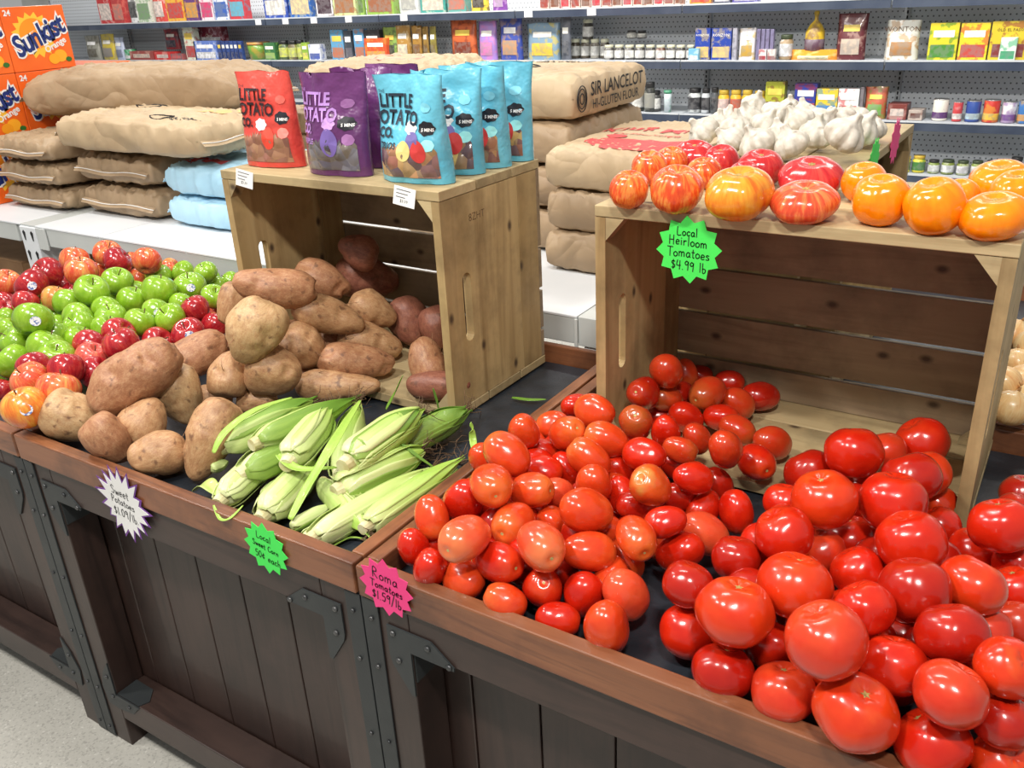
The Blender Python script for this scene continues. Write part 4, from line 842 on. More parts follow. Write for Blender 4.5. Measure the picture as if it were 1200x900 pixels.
(3,-0.066,0.007,0.813,0.053,4.56,'lowbox',(190,175,165),(100,60,50),'','small pale tray pack on the third wall shelf',''),
(3,0.047,0.126,0.813,0.109,4.56,'can',(235,232,220),(90,50,110),'','white can with purple band on the third wall shelf',''),
(3,0.149,0.198,0.813,0.098,4.56,'can',(200,60,65),(235,220,215),'','slim red can on the third wall shelf',''),
(3,0.21,0.283,0.813,0.104,4.56,'can',(40,70,150),(170,200,215),'','blue bean can on the third wall shelf',''),
(3,0.29,0.37,0.813,0.11,4.56,'can',(200,45,35),(240,190,60),'','red bean can on the third wall shelf',''),
(3,0.379,0.449,0.813,0.103,4.56,'can',(235,235,235),(110,70,140),'','white chilli can on the third wall shelf',''),
(3,0.452,0.521,0.813,0.109,4.56,'can',(50,110,180),(230,150,60),'','bright blue can on the third wall shelf',''),
(3,-5.743,-5.524,0.813,0.2,4.56,'pouch',(30,130,115),(220,200,190),'','teal standing bag on the third wall shelf',''),
(3,-6.02,-5.894,0.813,0.141,4.56,'pouch',(150,40,45),(60,60,80),'','dark red packet left of the teal bag on the third wall shelf',''),
(3,-5.881,-5.768,0.813,0.15,4.56,'pouch',(165,45,45),(50,120,120),'','red packet touching the teal bag on the third wall shelf',''),
(3,-6.215,-6.028,0.813,0.189,4.56,'pouch',(60,120,130),(40,50,60),'','blue green packet at far left on the third wall shelf',''),
(3,-5.516,-5.356,0.813,0.154,4.56,'pouch',(160,40,50),(70,40,50),'','red packet right of the teal bag on the third wall shelf',''),
(3,-5.322,-5.156,0.813,0.162,4.56,'pouch',(175,185,205),(190,60,60),'','pale blue packet on the third wall shelf',''),
(3,-5.137,-4.975,0.813,0.158,4.56,'pouch',(185,190,210),(60,70,130),'','grey and blue packet on the third wall shelf',''),
(4,-0.047,-0.021,0.533,0.087,4.56,'jar',(215,205,60),(90,110,40),'','thin yellow jar at far left on the lowest wall shelf',''),
(4,-0.017,0.053,0.533,0.09,4.56,'jar',(225,210,50),(60,120,50),'','yellow labelled pickle jar on the lowest wall shelf',''),
(4,0.065,0.125,0.533,0.071,4.56,'jar',(120,140,60),(225,228,225),'','second pickle jar on the lowest wall shelf',''),
(4,0.134,0.201,0.533,0.076,4.56,'jar',(125,140,60),(225,228,230),'','third pickle jar on the lowest wall shelf',''),
(4,0.21,0.273,0.533,0.075,4.56,'jar',(125,140,60),(225,225,230),'','fourth pickle jar on the lowest wall shelf',''),
(4,0.281,0.342,0.533,0.079,4.56,'jar',(125,145,60),(228,228,225),'','fifth pickle jar on the lowest wall shelf',''),
(4,0.351,0.411,0.533,0.083,4.56,'jar',(110,120,50),(220,215,200),'','sixth pickle jar on the lowest wall shelf',''),
(4,0.46,0.523,0.533,0.107,4.56,'jar',(60,60,70),(150,150,170),'','dark jar at far right on the lowest wall shelf','')]

# ------------------------------------------------------------ shared materials
WOODC = wood('crate_wood_lengthwise', (176, 154, 112), (194, 174, 132), (148, 126, 88), 0, .8)
WOODV = wood('crate_wood_upright', (184, 156, 106), (198, 172, 124), (148, 120, 78), 2, .7)
WOODB = wood('crate_back_wood_shaded', (142, 122, 98), (162, 142, 114), (120, 100, 78), 0, .8)  # back slats: the crate's inner shade is put into this darker wood colour
RIM = wood('cherry_rail', (124, 74, 47), (144, 92, 60), (82, 46, 32), 0, 1.6, .35, False, .25)
RIMY = wood('cherry_rail_deep', (124, 74, 47), (144, 92, 60), (82, 46, 32), 1, 1.6, .35, False, .25)
DARKW = wood('dark_stained_board', (51, 36, 32), (62, 45, 39), (37, 25, 22), 2, 1.2, .42, False, .15)
DARKX = wood('dark_stained_rail', (53, 38, 34), (64, 47, 41), (39, 27, 24), 0, 1.2, .42, False, .15)
IRON = pm('black_iron', (50, 54, 56), (60, 64, 65), 9, .45, .1, 200, .3)
BOLT = pm('bolt_metal', (70, 72, 74), (110, 110, 110), 20, .35, metal=.7)
MAT_ = pm('black_liner', (30, 34, 40), (46, 51, 58), 14, .38, .5, 160, bdist=.001)
STEEL = pm('white_painted_steel', (222, 226, 230), (232, 235, 238), 3, .35, spec=.5)
STEELG = pm('grey_painted_steel', (186, 190, 188), (198, 202, 200), 3, .4)
DARKHOLE = flat((28, 28, 30), .8)
KRAFT = kraft('kraft_paper', (148, 124, 96), (168, 144, 114), .05)
KRAFT2 = kraft('pale_kraft_paper', (172, 148, 116), (190, 168, 136), .045)
INK = flat((28, 26, 28), .6)
WHITE = flat((240, 240, 238), .5)

# ------------------------------------------------------------ setting
o = MB().bx(-10, 6, -4, 7, -.1, 0).build('floor', floor_mat()); tag(o, 'speckled pale grey polished concrete floor', None, None, 'structure')
o = MB().bx(-10, 6, 5.6, 5.7, 0, 3.6).build('wall_back', pm('wall_paint', (205, 205, 200), None, 3, .8)); tag(o, 'plain light wall behind the shelving', None, None, 'structure')
ORD = ['first', 'second', 'third', 'fourth', 'fifth', 'sixth', 'seventh', 'eighth', 'ninth', 'tenth', 'eleventh', 'twelfth', 'thirteenth', 'fourteenth', 'fifteenth', 'sixteenth', 'seventeenth', 'eighteenth', 'nineteenth', 'twentieth']

# ------------------------------------------------------------ pegboard shelving along the back
SHELVES = (.531, .811, 1.119, 1.427)
EDGE = pm('shelf_edge_enamel', (66, 76, 96), (84, 94, 112), 6, .3, metal=.4)
SHTOP = pm('shelf_top_enamel', (176, 182, 190), (190, 195, 200), 6, .35)
SW = 1.16
for k in range(9):
    x0 = -8.326+SW*k
    u = empty('shelving_unit', (x0, 4.5, 0))
    tag(u, 'grey pegboard shelving bay, %s' % ('rightmost of the back wall run' if k == 8 else '%s from the right along the back wall' % ORD[8-k]), 'shelving', 'pegboard shelving bays')
    MB().bx(0.0005, SW-.0005, .42, .45, 0, 2.2).build('pegboard_panel', peg_mat(), u)
    up = MB().bx(.0005, .027, .395, .42, 0, 2.2).build('upright', pm('upright_grey', (186, 190, 194), None, 5, .4), u)
    sl = MB()
    for i in range(62): sl.bx(.010, .018, .392, .396, .5+i*.027, .5+i*.027+.016)
    sl.build('slots', DARKHOLE, up)
    MB().bx(.006, SW-.006, .0, .42, .02, .26).build('base_deck', SHTOP, u)
    for z in SHELVES:
        s = MB().bx(.004, SW-.004, .006, .39, z-.022, z).bx(.004, SW-.004, -.006, .0055, z-.0012, z+.0075).build('shelf', SHTOP, u)
        MB().bx(.004, SW-.004, -.004, .0058, z-.044, z-.0016, .0012).build('price_channel', EDGE, s)
TAGP = flat((235, 236, 238), .4)
for i, (x, z) in enumerate(((-4.92, 1.39), (-4.62, 1.39), (-4.32, 1.39), (-3.97, 1.39), (-3.45, 1.39), (-2.42, 1.39), (-1.96, 1.39), (-5.1, 1.083), (-1.76, 1.083))):
    o = MB().bx(x-.03, x+.03, 4.488, 4.4945, z-.002, z+.035).build('shelf_price_tag', TAGP)
    tag(o, '%s white price tag from the left on the %s shelf edge' % ((ORD[i], 'top') if i < 7 else (ORD[i-7], 'second')), 'price tag', 'white tags on shelf edges')

# ------------------------------------------------------------ packages on the shelves
def pouch_mesh(W, H, T, seed=0, nu=18, nv=22, flare=.1, wob=.006):
    def th(u, v):
        a = max(0, 1-abs(2*u-1)**2.6)**.5
        g = (.82+.6*v if v < .3 else 1.0-.9*((v-.3)/.7)**1.3)
        return T/2*a*max(.06, g)
    def f(side):
        def fn(u, v):
            x = (u-.5)*W*(1-.05*math.sin(math.pi*v)+flare*.0); z = v*H
            n = noise.noise(Vector((u*2.3+seed*7.1, v*2.6, seed*3.3)))*wob+noise.noise(Vector((u*6+seed, v*7, seed*2)))*wob*.45
            lean = wob*1.6*noise.noise(Vector((u*1.6+seed, v*1.2, 9)))*v*2
            edge = (1-abs(2*u-1)**6)
            return Vector((x, side*th(u, v)+n*edge*(side if side else 1)+lean, z+(v > .95)*.006*noise.noise(Vector((u*4, seed, 1)))*H/.2))
        return fn
    return f, th
def pouch(name, W, H, T, mat, parent=None, seed=0, nu=18, nv=22, wob=.006):
    f, th = pouch_mesh(W, H, T, seed, nu, nv, wob=wob)
    mb = MB(); mb.grid(nu, nv, f(-1)); mb.grid(nu, nv, f(1)); bmesh.ops.remove_doubles(mb.bm, verts=mb.bm.verts, dist=.0012)
    return mb.build(name, mat, parent, True), f
GLASSY = .25
NK = {'box': 'package_box', 'pouch': 'snack_pouch', 'jar': 'jar', 'can': 'food_can', 'tub': 'tub', 'bottle': 'bottle_bag', 'lowbox': 'flat_pack', 'lowpouch': 'flat_bag'}
CT = {'box': 'box', 'pouch': 'pouch', 'jar': 'jar', 'can': 'can', 'tub': 'tub', 'bottle': 'bag', 'lowbox': 'pack', 'lowpouch': 'bag'}
for pi, (sh, x0, x1, z0, h, Y, ty, c1, c2, tx, lab, grp) in enumerate(PRODUCTS):
    W = (x1-x0)*.97; xc = (x0+x1)/2; r_ = random.Random(pi)
    u = empty(NK[ty], (xc, Y, z0), r_.uniform(-.05, .05) if ty in ('can', 'jar') else 0); tag(u, lab, CT[ty], grp or None)
    c1 = tuple(int(v*.86+14) for v in c1); c2 = tuple(int(v*.86+14) for v in c2)
    m1 = pm('pack_%d_%d_%d_%d' % (*c1, sum(c2)), c1, tuple(int(a*.45+b*.55) for a, b in zip(c1, c2)), 26 if ty in ('box', 'pouch') else 12, .35, coat=.2, lo=.52, hi=.60); m2 = pm('print_%d_%d_%d' % c2, c2, tuple(max(0, min(255, int(v*.55+60))) for v in c2), 38, .4, lo=.42, hi=.56)
    if ty in ('box', 'lowbox'):
        d = min(.07, max(.03, W*.5)) if ty == 'box' else .12
        MB().bx(-W/2, W/2, 0, d, 0, h, .0015).build('carton', m1, u)
        if ty == 'box' and W > .03:
            p = MB().bx(-W*.42, W*.42, -.0016, 0, h*.08, h*.42, 0); p.build('printed_picture', m2, u)
            if h > .12: MB().bx(-W*.36, W*.36, -.0018, 0, h*.62, h*.8).build('printed_title', pm('title_%d' % (pi % 5), [(240, 238, 230), (230, 200, 90), (200, 50, 50), (245, 245, 245), (60, 60, 110)][pi % 5], None, 20, .4), u) if not tx else None
        elif W > .03: MB().bx(-W*.35, W*.35, -.0016, 0, h*.25, h*.7).build('printed_title', m2, u)
    elif ty in ('pouch', 'lowpouch'):
        T = min(.07, W*.45) if ty == 'pouch' else .12
        b, f = pouch('pouch', W, h, T, m1, u, pi, 10, 10, .004)
        b.location.y = T/2
        if W > .05 or ty == 'lowpouch':
            me = MB(); fr = f(-1); me.grid(8, 5, lambda a, c: fr(.18+.64*a, .12+.34*c)+Vector((0, T/2-.0025, 0))); me.build('printed_picture', m2, u, True)
            if h > .12 and not tx:
                me = MB(); me.grid(6, 2, lambda a, c: fr(.22+.56*a, .62+.14*c)+Vector((0, T/2-.0025, 0))); me.build('printed_title', pm('title_%d' % (pi % 5), (240, 238, 230), None, 20, .4), u, True)
    elif ty in ('jar', 'can', 'tub'):
        R = W/2; sg = 20
        if ty == 'jar':
            MB().lathe([(R*.9, 0), (R, h*.05), (R, h*.72), (R*.8, h*.8), (R*.78, h*.84)], sg, (0, R, 0)).build('jar_body', m1, u, True)
            lidc = (40, 40, 42) if sum(c1) < 320 or 'black lid' in lab else (190, 160, 60) if 'yellow' in lab else (60, 70, 50)
            if 'white-labelled' in lab or 'rear row' in lab: lidc = (205, 205, 180)
            MB().lathe([(R*.84, h*.82), (R*.88, h*.85), (R*.88, h*.98), (R*.84, h)], sg, (0, R, 0)).build('lid', flat(lidc, .35), u, True)
            MB().lathe([(R*1.01, h*.14), (R*1.012, h*.16), (R*1.012, h*.62), (R*1.01, h*.64)], sg, (0, R, 0)).build('label', m2, u, True)
        elif ty == 'can':
            MB().lathe([(R*.96, 0), (R, h*.03), (R, h*.97), (R*.96, h), (R*.9, h), (R*.9, h*.98)], sg, (0, R, 0)).build('can_body', m1, u, True)
            MB().lathe([(R*1.008, h*.12), (R*1.012, h*.13), (R*1.012, h*.4), (R*1.008, h*.41)], sg, (0, R, 0)).build('label_band', m2, u, True)
            MB().lathe([(R*.98, h*.985), (R*1.01, h*.99), (R*1.01, h*1.01), (R*.98, h*1.015)], sg, (0, R, 0)).build('rim', pm('tin', (190, 190, 190), None, 5, .3, metal=.8), u, True)
        else:
            MB().lathe([(R*.85, 0), (R*.95, h*.5), (R, h*.85)], sg, (0, R, 0)).build('tub_body', m1, u, True)
            MB().lathe([(R*1.03, h*.85), (R*1.03, h), (R*.9, h)], sg, (0, R, 0)).build('lid', m2, u, True)
    elif ty == 'bottle':
        R = W/2
        MB().lathe([(R*.6, 0), (R*.95, h*.06), (R, h*.3), (R*.95, h*.58), (R*.6, h*.72), (R*.22, h*.8), (R*.18, h*.86), (R*.28, h*.96), (R*.2, h)], 16, (0, R, 0)).build('bag_body', m1, u, True)
        MB().lathe([(R*.5, h*.12), (R*1.01, h*.2), (R*1.01, h*.42), (R*.7, h*.46)], 16, (0, R, 0)).build('printed_patch', m2, u, True)
    if tx:
        me = text_mesh(tx, min(W*1.12/max(1, len(tx))*1.15, h*.25), 0, 1)
        zc = h*.78 if tx != 'Chex' else h*.5
        yy = -.0025 if ty != 'pouch' else -.004
        map_mesh(me, lambda x, y: Vector((x, yy, zc+y))); link('lettering', me, flat((245, 240, 220) if tx in ('RONZONI', 'Chex') else (70, 45, 25), .5), u)

# ------------------------------------------------------------ white pallet rack with its deck
rk = empty('pallet_rack', (0, .93, 0)); tag(rk, 'low white steel pallet rack carrying flour sacks behind the bins', 'rack')
MB().bx(-2.33, -.13, .0, .045, .802, .868, .003).build('beam', STEELG, rk)
MB().bx(-3.9, -2.49, .0, .045, .802, .868, .003).build('beam', STEELG, rk)
MB().bx(-2.33, -.13, 1.10, 1.145, .802, .868, .003).build('beam', STEELG, rk)
MB().bx(-3.9, -2.49, 1.10, 1.145, .802, .868, .003).build('beam', STEELG, rk)
for a, b in ((-2.36, -1.98), (-1.975, -1.53), (-1.525, -1.06), (-1.055, -.60), (-.595, -.13), (-3.9, -3.15), (-3.145, -2.46)):
    MB().bx(a, b, -.002, 1.15, .868, .874, .001).build('deck_panel', STEEL, rk)
MB().bx(-.127, -.003, -.002, 1.15, .80, .8735, .002).build('end_cap', STEELG, rk)
MB().bx(-2.457, -2.363, .0, 1.15, .866, .8735, .001).build('deck_filler', STEELG, rk)
for y in (0, 1.07):
    up = MB().bx(-2.46, -2.36, y-.006, y+.075, 0, .866, .003).build('upright', STEEL, rk)
    if y == 0:
        for i in range(8):
            for xx in (-2.435, -2.385):
                for zt in (.845-i*.075,):
                    q = MB(); q.poly([(xx-.009, y-.0065, zt), (xx-.006, y-.0065, zt-.012), (xx-.003, y-.0065, zt-.03), (xx+.003, y-.0065, zt-.03), (xx+.006, y-.0065, zt-.012), (xx+.009, y-.0065, zt), (xx, y-.0065, zt+.008)], (0, -1, 0), .0008); q.build('keyhole_slot', DARKHOLE, up)
    u2 = MB().bx(-.115, -.035, y+.004, y+.075, 0, .80, .003).build('upright', STEEL, rk)
for xx in (-2.345, -.13): MB().bx(xx-.004, xx+.05 if xx < -1 else xx+.004, -.009, -.003, .79, .868, .001).build('beam_connector', STEELG, rk)
for ci, cx in enumerate((-3.3, -2.36, -1.74)):
  u = empty('cardboard_carton', (cx, 1.1 if ci == 1 else 1.03, 0)); tag(u, 'brown cardboard carton under the white rack, %s' % ['at the far left', 'just right of the slotted post', 'behind the apples'][ci], 'carton', 'cartons under the rack')
  CB = pm('cardboard', (124, 92, 62), (138, 106, 74), 8, .8)
  MB().bx(0, .58, 0, .006, .01, .66).build('front_side', CB, u); MB().bx(0, .58, .39, .396, .01, .66).build('back_side', CB, u)
  MB().bx(0, .006, .006, .39, .01, .66).build('end_side', CB, u); MB().bx(.574, .58, .006, .39, .01, .66).build('end_side', CB, u); MB().bx(0, .58, 0, .396, 0, .01).build('bottom', CB, u); MB().bx(0, .58, 0, .396, .661, .668).build('lid', CB, u)

# ------------------------------------------------------------ sacks
def sack(name, x0, x1, y0, y1, z0, z1, mat, label, group, seed=0, boxy=False, axis='x', rz=0, droop=0, cat='sack'):
    """axis: direction of the sack's length; sewn flat seams close its two ends"""
    Lx, Ly = x1-x0, y1-y0; L, W = (Lx, Ly) if axis == 'x' else (Ly, Lx); H = z1-z0
    u = empty(name, ((x0+x1)/2, (y0+y1)/2, z0), rz+(0 if axis == 'x' else math.pi/2)); tag(u, label, cat, group)
    e, p = (.15, 12) if boxy else (.25, 4.4) if H > .15 else (.19, 6)
    def hh(a, b):
        return (max(0, 1-abs(a)**p)**e)*(max(0, 1-abs(b)**(p*.8))**e)
    amp = .35 if boxy else 1.0 if H > .15 else .72
    def crease(a, b, s_):
        n1 = noise.noise(Vector((a*2.2+seed*5, b*3, s_)))*.5
        rd = 1-abs(noise.noise(Vector((a*3.2+seed*3, b*4.5, 4+s_))))*2
        rd2 = 1-abs(noise.noise(Vector((a*6.5+seed*9, b*6+a*2, 11+s_))))*2
        rd3 = noise.noise(Vector((a*4+seed*2, b*5, 21+s_)))
        return (n1*.020+max(0, rd-.70)*-.075*(.35+abs(a)**2)+max(0, rd2-.7)*.035*(.3+abs(a))+rd3*.006)*amp
    def fn(s_):
        def g(i, j):
            a = 2*i-1; b = 2*j-1
            a = math.sin(a*math.pi/2)*.35+a*.65; b = math.sin(b*math.pi/2)*.5+b*.5
            h = hh(a, b); k = .5
            z = H*(k+k*s_*h)+crease(a, b, s_)*h*(1 if s_ > 0 else .4)
            px = a*L/2*(1-.04*abs(b)**4*(not boxy)); py = b*W/2*(1-.07*abs(a)**6*(not boxy))
            py += noise.noise(Vector((a*3+seed, b, 2)))*.01*(abs(b)**3)
            py += (noise.noise(Vector((a*5+seed, b*2, 12)))*.016+noise.noise(Vector((a*9+seed, b*3, 17)))*.003)*abs(b)**5*amp
            px += (noise.noise(Vector((b*4+seed, a, 7)))*.014+noise.noise(Vector((b*8+seed, a, 9)))*.003)*(abs(a)**5)*amp
            z -= droop*abs(a)**3
            return Vector((px, py, z))
        return g
    mb = MB(); mb.grid(72, 48, fn(1)); mb.grid(72, 48, fn(-1)); bmesh.ops.remove_doubles(mb.bm, verts=mb.bm.verts, dist=.0008)
    bvh = BVHTree.FromBMesh(mb.bm); mb.build('paper_body', mat, u, True)
    if not boxy:
        for s_ in (-1, 1):
            sm = MB(); sm.grid(2, 20, lambda i, j: Vector((s_*(L/2*.985+i*.018), (2*j-1)*W/2*.9, H*.5-droop-.016*i+.004*math.sin(j*9+seed)))); so = sm.build('sewn_seam', mat, u)
            so.modifiers.new('t', 'SOLIDIFY').thickness = .002
            st = MB(); st.tube([(s_*(L/2*.985+.010), (2*j/16-1)*W/2*.9, H*.5-droop-.006+.004*math.sin(j/16*9+seed)) for j in range(17)], .0016, 5); st.build('stitching', WHITE, so)
    def top(x, y):
        h = bvh.ray_cast(Vector((max(-L*.49, min(L*.49, x)), max(-W*.49, min(W*.49, y)), H*3)), Vector((0, 0, -1)))[0]
        return Vector((x, y, (h.z if h else H)+.0018))
    return u, top, L, W, H
KG = 'brown paper flour sacks on the left of the rack'
for i in range(3):
    z = .876+i*.094; j = i*.012
    sack('flour_sack', -2.84+j, -2.41, 1.10-j, 1.72, z, z+.087, KRAFT, 'brown paper sack, %s of the three seen end-on beside the orange soda cartons' % ['lowest', 'middle', 'topmost'][i], KG, i, axis='y')
for i in range(2):
    z = .876+i*.118
    sack('flour_sack', -2.385, -1.92, 1.14, 1.78, z, z+.108, KRAFT, '%s brown paper sack under the printed one, left of the light blue bags' % ['bottom', 'second lowest'][i], KG, 5+i, axis='y')
u, top, L, W, H = sack('flour_sack', -2.38, -1.58, 1.09, 1.44, 1.116, 1.240, KRAFT2, 'pale brown paper sack with small oval print, above the light blue bags', KG, 9)
def front_pt(W, H):
    return lambda x, y: Vector((x, -W/2*.93-.006, y))
om = MB(); pts = [(.17+.035*math.cos(a), -.19+.0*a, .052+.022*math.sin(a)) for a in [2*math.pi*k/24 for k in range(24)]]
def on_front(x, z, W=W, H=H):
    lo, hi = 0, W/2
    for _ in range(22):
        m = (lo+hi)/2
        if (top(x, -m).z-.0018) > max(z, H*.5+.001): lo = m
        else: hi = m
    return Vector((x, -lo-.004, z))
om = MB(); om.tube([top(.15+.05*math.cos(a), -.10+.03*math.sin(a)) for a in [2*math.pi*k/24 for k in range(25)]], .0022, 5); om.build('oval_logo', INK, u)
link('lettering', map_mesh(text_mesh('REAL FOODS', .026, .0004), lambda x, y: top(x+.27, y-.11)), INK, u)
om = MB(); om.tube([top(-.17+.08*math.cos(a), .10+.03*math.sin(a)) for a in [2*math.pi*k/24 for k in range(25)]], .0025, 5); om.build('oval_logo', INK, u)
om = MB(); om.grid(6, 4, lambda a, b: top(.16+.17*a, .02+.12*b)); om.build('orange_print', flat((226, 178, 120), .7), u)
u, top, L, W, H = sack('flour_sack', -2.88, -1.82, 1.36, 1.74, 1.195, 1.375, KRAFT, 'long brown paper sack lying across the top of the left stack', KG, 14, droop=.02, rz=.24)
for i in range(3):
    sack('flour_sack', -2.35, -1.66, 1.88, 2.06, .876+i*.095, .97+i*.095, KRAFT, 'brown paper sack at the back of the left stack, %s layer' % ['bottom', 'middle', 'upper'][i], KG, 30+i)
BLUEP = kraft('light_blue_paper', (160, 204, 228), (182, 218, 236), .025)
for i in range(2):
    z = .876+i*.108
    u, top, L, W, H = sack('blue_bag', -1.875+.01*i, -1.42, 1.13, 1.55, z, z+.103, BLUEP, 'light blue flour bag, %s one of two, left of the wooden crate' % ['lower', 'upper'][i], 'light blue bags on the rack', 20+i, cat='bag')
    om = MB(); om.grid(8, 3, lambda a, b: top(-.19+.2*a, -.13+.05*b)); om.build('red_band', flat((205, 80, 85), .6), u)
# middle of the rack
MG = 'flour sacks in the middle of the rack'
for i in range(4):
    z = .876+i*.121
    u, top, L, W, H = sack('flour_sack', -1.0-.01*i, -.42+.012*i, 1.36+.01*i, 1.86, z, z+.120, KRAFT if i < 3 else KRAFT2, ['lowest block-shaped sack of the stack left of the red-printed sack', 'second block-shaped sack up, left of the red-printed sack', 'plain block-shaped sack directly under the one lettered in black', 'block-shaped kraft sack lettered in black, topmost behind the blue potato bags'][i], MG, 40+i, True)
    if i == 3:
        def side(x, y, L=L, H=H): return Vector((L/2*.997+.003, x, H/2+y))
        link('lettering', map_mesh(text_mesh('SIR LANCELOT', .052, .0006), lambda x, y: side(x*.98+.03, y+.014)), INK, u)
        link('lettering', map_mesh(text_mesh('HI-GLUTEN FLOUR', .036, .0003), lambda x, y: side(x*.98+.02, y-.026)), INK, u)
        om = MB()
        for rr in (.034, .026, .014): om.tube([side(-.19+rr*.8*math.cos(a), -.004+rr*math.sin(a)) for a in [2*math.pi*k/20 for k in range(21)]], .0016, 5)
        om.build('round_logo', INK, u)
        om = MB(); om.tube([top(-.02+.10*math.cos(a), -.02+.09*math.sin(a)) for a in [2*math.pi*k/28 for k in range(29)]], .002, 5); om.tube([top(-.02+.07*math.cos(a), -.02+.06*math.sin(a)) for a in [2*math.pi*k/28 for k in range(29)]], .002, 5); om.build('round_logo', INK, u)
        link('lettering', map_mesh(text_mesh('SIR LANCELOT', .05), lambda x, y: top(x*.8+.05, y+.15)), INK, u)
RED = flat((204, 74, 74), .6)
for i in range(3):
    z = .876+i*.108
    u, top, L, W, H = sack('flour_sack', -.385+.008*(i % 2), .028, 1.215+.006*i, 1.75, z, z+.110, KRAFT if i < 2 else KRAFT2, ['lowest sack seen between the two wooden crates', 'middle sack seen between the two wooden crates', 'pale sack with red print lying beside the garlic crate'][i], MG, 50+i, True, axis='y')
    if i == 2:
        link('lettering', map_mesh(text_mesh('King Midas', .085, .001), lambda x, y: top(.05-y, -x)), RED, u)
        link('lettering', map_mesh(text_mesh('Unbleached', .04, .0), lambda x, y: top(-.03-y, -x+.02)), RED, u)
        om = MB(); om.poly([top(-.07+.016*math.cos(a), .09+.03*math.sin(a)) for a in [2*math.pi*k/20 for k in range(20)]], (0, 0, 1), .001); om.build('small_emblem', RED, u)
        om = MB(); om.grid(10, 14, lambda a, b: top(-.10-.14*a*(.25+.75*math.sin(math.pi*(.12+.76*b))), .14-.33*b)); om.build('red_patch', RED, u)
for i in range(4):
    z = .876+i*.125
    u, top, L, W, H = sack('flour_sack', -1.62, -1.06, 1.60, 2.04, z, z+.118, KRAFT2, 'pale rounded sack %s, behind the purple potato bags' % ['at the bottom', 'second from the bottom', 'third from the bottom', 'on top with faint pink print'][i], MG, 60+i)
    if i == 3:
        om = MB(); om.tube([top(.11*math.cos(a), .08*math.sin(a)) for a in [2*math.pi*k/28 for k in range(29)]], .003, 5); om.build('oval_print', flat((222, 176, 160), .6), u)

# ------------------------------------------------------------ orange soda cartons
ORG = pm('orange_carton', (238, 96, 24), (244, 110, 34), 6, .35, coat=.3)
SODA = [(y, z) for z in range(3) for y in range(3)]
YEL = flat((255, 196, 60), .4); BLU = flat((28, 50, 120), .4); OR2 = flat((250, 150, 30), .4)
def soda(x, y, z, label, ry=0, full=True):
    u = empty('soda_carton', (x, y, z)); tag(u, label, 'carton', 'orange soda cartons'); D, S, H = .40, .268, .240
    MB().bx(-D, 0, 0, S, 0, H, .002).build('carton', ORG, u)
    if not full: return
    def fc(a, b, e=0): return Vector((.0008+e, S/2+a, H/2+b))
    def disc(name, a, b, r1, r2, m, e, n=24):
        q = MB(); q.poly([fc(a+r1*math.cos(t), b+r2*math.sin(t), e) for t in [2*math.pi*k/n for k in range(n)]], (1, 0, 0), .0003); return q.build(name, m, u)
    q = MB(); q.poly([fc(-.015+(.096 if k % 2 else .075)*math.cos(t), .012+(.088 if k % 2 else .07)*math.sin(t), 0) for k, t in enumerate([2*math.pi*k/32 for k in range(32)])], (1, 0, 0), .0003); q.build('sun_print', YEL, u)
    disc('sun_print', -.015, .018, .062, .058, OR2, .0004)
    rot = .38
    def tilt(x, y, e): return fc(x*math.cos(rot)-y*math.sin(rot), x*math.sin(rot)+y*math.cos(rot)+.008, e)
    link('lettering', map_mesh(text_mesh('Sunkist', .086, .0080, 3, .15), lambda x, y: tilt(x*.98, y*1.25, .0010)), WHITE, u)
    link('lettering', map_mesh(text_mesh('Sunkist', .086, .0026, 3, .15), lambda x, y: tilt(x*.98, y*1.25, .0015)), BLU, u)
    link('lettering', map_mesh(text_mesh('Orange', .034, .001), lambda x, y: tilt(x+.045, y-.058, .0010)), WHITE, u)
    link('lettering', map_mesh(text_mesh('24', .03, .001), lambda x, y: fc(x-.108, y+.098, .0006)), WHITE, u)
    disc('orange_print', .075, -.072, .028, .024, flat((255, 176, 40), .4), .0006); disc('orange_print', .045, -.082, .024, .02, flat((255, 166, 30), .4), .0008)
    disc('leaf_print', .108, -.088, .014, .01, flat((50, 110, 40), .5), .0008, 8)
rows = ['bottom', 'second', 'third']
nm = {0: 'nearest column', 1: 'second column', 2: 'rear column'}
for zi in range(3):
    for yi in range(2):
        soda(-2.865, 1.02+.0*zi+.270*yi, .876+.2415*zi, 'orange soda carton in the %s row up, %s at the far left' % (rows[zi], nm[yi]))
soda(-2.89, 1.572, .876+.2415, 'orange soda carton half hidden behind the top sack, low in rear column', full=False); soda(-2.89, 1.572, .876, 'orange soda carton at the foot of the rear column', full=False)

